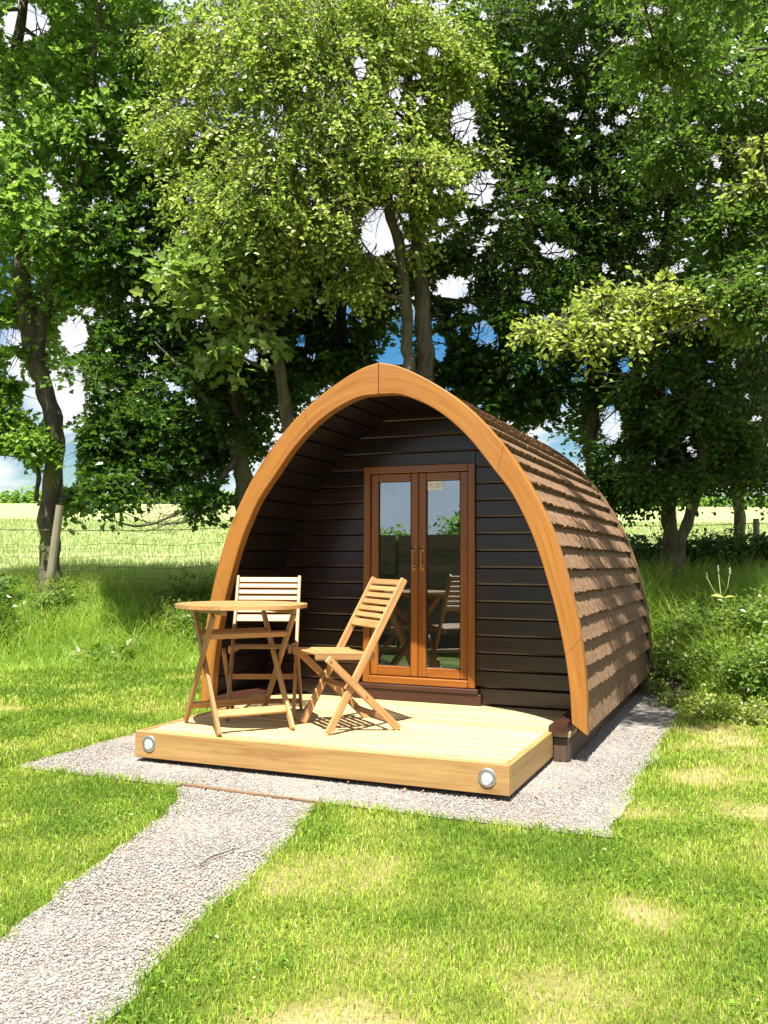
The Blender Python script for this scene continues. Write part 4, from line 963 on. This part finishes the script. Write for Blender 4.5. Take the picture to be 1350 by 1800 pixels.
for i, (pl, lab) in enumerate((((1090, 1120, 1150), 'dark shaded shrub just behind the rear corner of the pod'), ((1235, 1262, 1290), 'dark shaded shrub between the leaning trunk and the farther tree'), ((1330, 1365, 1400, 1350), 'dark shaded shrub at the right edge under the trees'), ((1190, 1215, 1170), 'low dark shrub behind the pair of shaded trunks'))):
    bush('shaded_shrub', [gl(p, 12.9+.3*(k % 2), .34, .0+.30*(k % 2)) for k, p in enumerate(pl)]+[gl(p+10, 13.3, .3, .38) for p in pl]+[gl(p-8, 12.4, .3, -.1) for p in pl], lab, 'shrub', MT['leaf_shade'], 'small', .06, 130, 8, spr=.2, group='dark shrubs under the right hand trees')
# tall flowering stalk right
def stalk(px, D, h, label, n=5):
    X = (px-675)/FOC*D; p = CP[:2]+X*RH+D*FH; gz = float(terr(p[0], p[1])); r = empty('tall_weed_stalk', (p[0], p[1], gz)); tag(r, label, 'weed stalk')
    mb = MB(); pts = [(0, 0, -.02), (.02, 0, h*.4), (-.03, .01, h*.75), (-.05, .0, h)]; mb.tube(pts, [.006, .005, .004, .002], 6)
    mb.tube([(-.03, .01, h*.72), (-.10, .02, h*.82), (-.15, .02, h*.93)], [.003, .003, .0015], 5)
    mb.tube([(-.03, .01, h*.72), (.03, 0, h*.84), (.05, .0, h*.98)], [.003, .003, .0015], 5)
    mb.build('stem', MT['weedstem'], r, True)
    B = []; 
    for t in (.35, .5, .62, .74):
        for s in (-1, 1): B.append((.0, 0, h*t, s))
    P = np.array([b[:3] for b in B]); Dv = np.array([(b[3]*1., rng.normal()*.5, .15) for b in B]); 
    lv = place_leaves(P, Dv, np.tile([0, 0, 1.], (len(B), 1))+rng.normal(size=(len(B), 3))*.3, rng.uniform(.07, .12, len(B)), 'ovate', rng.uniform(.6, 1, len(B)))
    np_mesh('leaves', lv[0], lv[1], MT['leaf_lime'], lv[2], r)
    for c in ((-.15, .02, h*.93), (.05, 0, h*.98), (-.05, 0, h)):
        sm = MB(); pts = [np.array(c)+np.array([.004*math.sin(k*2.1), .004*math.cos(k*1.7), -.03+k*.010]) for k in range(8)]
        sm.tube(pts, [.003, .009, .006, .011, .007, .009, .005, .002], 7); sm.build('seed_head', MT['seed'], r)
MT['weedstem'] = simple('weed_stem', (.28, .33, .12, 1), .6); MT['seed'] = leafmat('seed_head', [(0, (.22, .22, .12, 1)), (1, (.42, .42, .28, 1))], .2)
stalk(1272, 8.3, .98, 'tall pale weed stalk with forked seed heads above the bramble')

# ------------------------------------------------------------------ fence
fp = at(95, 1010, 12.15); fz = float(terr(fp[0], fp[1]))
fr_ = empty('wire_fence', (fp[0], fp[1], fz)); tag(fr_, 'wire stock fence with barbed top strand and leaning post along the field', 'fence')
def fpos(px, D=12.9):
    X = (px-675)/FOC*D; p = CP[:2]+X*RH+D*FH; return np.array([p[0], p[1], float(terr(p[0], p[1]))])
posts = [(-330, 12.7), (84, 11.72), (520, 12.9), (930, 13.3), (1330, 13.6), (1750, 13.8)]
bases = [fpos(*q) for q in posts]
for i, b in enumerate(bases):
    mb = MB(); ln_ = np.array([.10*RH[0], .10*RH[1], 0]) if i == 1 else np.zeros(3); a = b-np.array([0, 0, .3])-ln_*1.2; t = b+np.array([0, 0, 1.40 if i == 1 else 1.15])+ln_*1.5
    if i == 1: mb.tube([a, b, (b+t)/2, t], [.06, .058, .055, .05], 10)
    else: mb.tube([a, t], [.05, .045], 8)
    o = mb.build('post', MT['post'], fr_, False); o.location = -Vector(fr_.location)
wm = MB()
for i in range(len(bases)-1):
    a, b = bases[i], bases[i+1]; n = 24
    for hgt, sg, rr, bb in ((1.08, .05, .0045, True), (.86, .02, .0028, False), (.70, .015, .0024, False), (.54, .01, .0024, False), (.38, 0, .0024, False), (.22, 0, .0024, False)):
        pts = [a+(b-a)*k/n+np.array([0, 0, hgt-sg*math.sin(math.pi*k/n)]) for k in range(n+1)]
        for k in range(n+1): base_ = a+(b-a)*k/n; pts[k][2] += float(terr(base_[0], base_[1]))-base_[2] if not bb else 0
        wm.tube(pts, rr, 4, cap=False)
        if bb:
            for k in range(n*2):
                q = a+(b-a)*(k+.5)/(n*2)+np.array([0, 0, hgt-sg*math.sin(math.pi*(k+.5)/(n*2))]); v_ = rng.normal(size=3)*.012
                wm.tube([q-v_, q+v_], .0036, 3, cap=False)
    m_ = int(np.linalg.norm(b-a)/.22)
    for k in range(1, m_):
        q = a+(b-a)*k/m_; q[2] = float(terr(q[0], q[1])); wm.tube([q+np.array([0, 0, .05]), q+np.array([0, 0, .86])], .002, 3, cap=False)
o = wm.build('wire_mesh', MT['wire'], fr_); o.location = -Vector(fr_.location)

# ------------------------------------------------------------------ far hedge on the skyline
n = 90; C = []; R_ = []
for i in range(n):
    X = -70+i*1.6; D = 111.+rng.normal()*.3; p = CP[:2]+X*RH+D*FH; C.append((p[0], p[1], float(terr(p[0], p[1]))+.45+rng.random()*.25)); R_.append(.95)
lv, tw = spray_leaves(np.array(C), np.array(R_), 60, 3, .55, 'small', gaps=False, spr=.6, droop=.0, flat=.9)
hd = empty('hedge', C[n//2]); tag(hd, 'trimmed green hedge on the skyline at the far side of the field', 'hedge')
f = np_mesh('foliage', lv[0], lv[1], MT['leaf_bright'], lv[2]); f.parent = hd; f.location = -Vector(hd.location)

# ------------------------------------------------------------------ behind the camera (mirrored in the door glass)
def waney():
    r = empty('board_fence', (-3.0, -4.6, 0)); tag(r, 'dark brown wavy edged board fence mirrored in the door glass', 'fence')
    for i in range(3):
        x0 = -5.6+i*1.65; mb = MB()
        for k in range(9):
            z0 = .03+k*.165; m_ = 14; vs = []
            for j in range(m_+1):
                x = x0+1.6*j/m_; wv = (vnoise(x, k*3.1, .35, 80+k)-.5)*.05; vs += [(x, -4.6+.0, z0+float(wv)), (x, -4.6-.012, z0+.19)]
            b_ = len(vs); vs += [(a, b+(-.02), c) for a, b, c in vs]
            fs = [(2*j, 2*j+1, 2*j+3, 2*j+2) for j in range(m_)]+[(b_+2*j, b_+2*j+2, b_+2*j+3, b_+2*j+1) for j in range(m_)]+[(2*j, 2*j+2, b_+2*j+2, b_+2*j) for j in range(m_)]
            mb.add(vs, fs, lambda ii, ff: (vs[ii][0], vs[ii][2]))
        o = mb.build('fence_panel', MT['fencewood'], r); o.location = -Vector(r.location)
        mb = MB().box(x0-.05, x0-.0, -4.67, -4.63, -.1, 1.48, .004); o = mb.build('post', MT['fencewood'], r); o.location = -Vector(r.location)
waney()
for i, (x, y, h, rr) in enumerate(((-12., -26, 1.7, 1.4), (-9.5, -27, 1.2, 1.2), (-7.2, -25, 2.1, 1.5), (-5., -27, 1.2, 1.2), (-14.8, -27, 1.4, 1.6)) ):
    root = empty('field_tree', (x, y, 0)); tag(root, ['round green tree', 'low spreading tree', 'tall round tree', 'small bushy tree', 'broad leafy tree'][i]+' behind the board fence, seen only mirrored in the door glass', 'tree', 'trees mirrored in the door glass')
    k = 12; C = np.array([(x, y, h)]*k)+rng.normal(size=(k, 3))*np.array([rr*.5, rr*.5, h*.22]); C[:, 2] = np.clip(C[:, 2], .5, h+.3)
    lv, tw = spray_leaves(C, np.full(k, rr*.5), 60, 6, .22, 'small', gaps=False, spr=.5)
    mb = MB(); mb.tube([(0, 0, -.2), (.05, 0, h*.5), (0, .05, h)], [.16, .13, .07], 8); mb.build('trunk', MT['bark'], root, True)
    f = np_mesh('crown', lv[0], lv[1], MT['leaf_bright'], lv[2]); f.parent = root; f.location = -Vector(root.location)

# ------------------------------------------------------------------ small litter
tw_ = MB(); a = at(355, 1515, 3.47); pts = [(.10, -2.52), (.16, -2.42), (.20, -2.36), (.27, -2.29)]
P2 = []
for (px, py) in ((350, 1522), (372, 1506), (390, 1500), (418, 1490)):
    d = FW+(px-675)/FOC*RT-(py-900)/FOC*UP; t = (.022-CP[2])/d[2]; P2.append(CP+t*d)
tw_.tube(P2, [.002, .0032, .003, .0018], 6); o = tw_.build('fallen_twig', MT['bark']); tag(o, 'thin brown twig lying on the gravel path', 'twig')
n = 900; x = rng.uniform(-1.6, 1.65, n); y = rng.uniform(-1.4, 3.6, n); k = in_gravel(x, y, .03) & ((y < -.99) | (x > 1.2)) & (fnoise(x, y, .4, 90) > .47)
x, y = x[k], y[k]; n = len(x); P = np.stack([x, y, np.full(n, .022)], 1); a = rng.uniform(0, 6.28, n)
MT['litter'] = leafmat('leaf_litter', [(0, (.22, .09, .04, 1)), (1, (.42, .22, .10, 1))], .1)
lv = place_leaves(P, np.stack([np.cos(a), np.sin(a), rng.uniform(-.1, .3, n)], 1), np.stack([rng.normal(0, .3, n), rng.normal(0, .3, n), np.ones(n)], 1), rng.uniform(.010, .026, n), 'small', rng.random(n))
tag(np_mesh('leaf_litter', lv[0], lv[1], MT['litter'], lv[2]), 'scattered dry red brown leaf litter on the gravel', 'leaf litter', kind='stuff')

# ------------------------------------------------------------------ light
SUN = Vector((.11, -.45, 1)).normalized()
sl = bpy.data.lights.new('sun', 'SUN'); sl.energy = 5.0; sl.angle = math.radians(.53); sl.color = (1, .95, .86)
so = bpy.data.objects.new('sun', sl); COL.objects.link(so); so.rotation_euler = SUN.to_track_quat('Z', 'Y').to_euler()
w = bpy.data.worlds.new('World'); scene.world = w; w.use_nodes = True; nt = w.node_tree; nt.nodes.clear(); L = nt.links.new
wo = N(nt, 'ShaderNodeOutputWorld'); bg = N(nt, 'ShaderNodeBackground', Strength=.042); L(bg.outputs[0], wo.inputs[0])
sk = N(nt, 'ShaderNodeTexSky'); sk.sky_type = 'NISHITA'; sk.sun_disc = False; sk.sun_elevation = math.asin(SUN[2]); sk.sun_rotation = math.atan2(SUN[0], SUN[1]); sk.air_density = 1.2; sk.dust_density = .6; sk.ozone_density = 2.5
tc = N(nt, 'ShaderNodeTexCoord'); sp_ = N(nt, 'ShaderNodeSeparateXYZ'); L(tc.outputs['Generated'], sp_.inputs[0])
zz = mathn(nt, 'ADD', mathn(nt, 'MAXIMUM', sp_.outputs[2], 0.), .22)
cb = N(nt, 'ShaderNodeCombineXYZ'); L(mathn(nt, 'DIVIDE', sp_.outputs[0], zz), cb.inputs[0]); L(mathn(nt, 'DIVIDE', sp_.outputs[1], zz), cb.inputs[1]); cb.inputs[2].default_value = 7.9
n1 = N(nt, 'ShaderNodeTexNoise', Scale=1.25, Detail=8., Roughness=.55, Distortion=.15); L(cb.outputs[0], n1.inputs['Vector'])
cm = ramp(nt, n1.outputs[0], [(.40, (0, 0, 0, 1)), (.52, (1, 1, 1, 1))])
sh = ramp(nt, n1.outputs[0], [(.5, (9.0, 9.1, 9.3, 1)), (.8, (5.6, 5.9, 6.6, 1))])
hs = N(nt, 'ShaderNodeHueSaturation', Saturation=1.55, Value=1.0); L(sk.outputs[0], hs.inputs['Color'])
L(mixc(nt, cm, hs.outputs[0], sh), bg.inputs['Color'])
scene.view_settings.view_transform = 'Standard'; scene.view_settings.look = 'None'; scene.view_settings.exposure = 1.58; scene.view_settings.gamma = 1.0
scene.cycles.max_bounces = 8; scene.cycles.transparent_max_bounces = 8; scene.cycles.diffuse_bounces = 4; scene.cycles.glossy_bounces = 3; scene.cycles.transmission_bounces = 4
scene.cycles.use_adaptive_sampling = True; scene.cycles.use_denoising = True
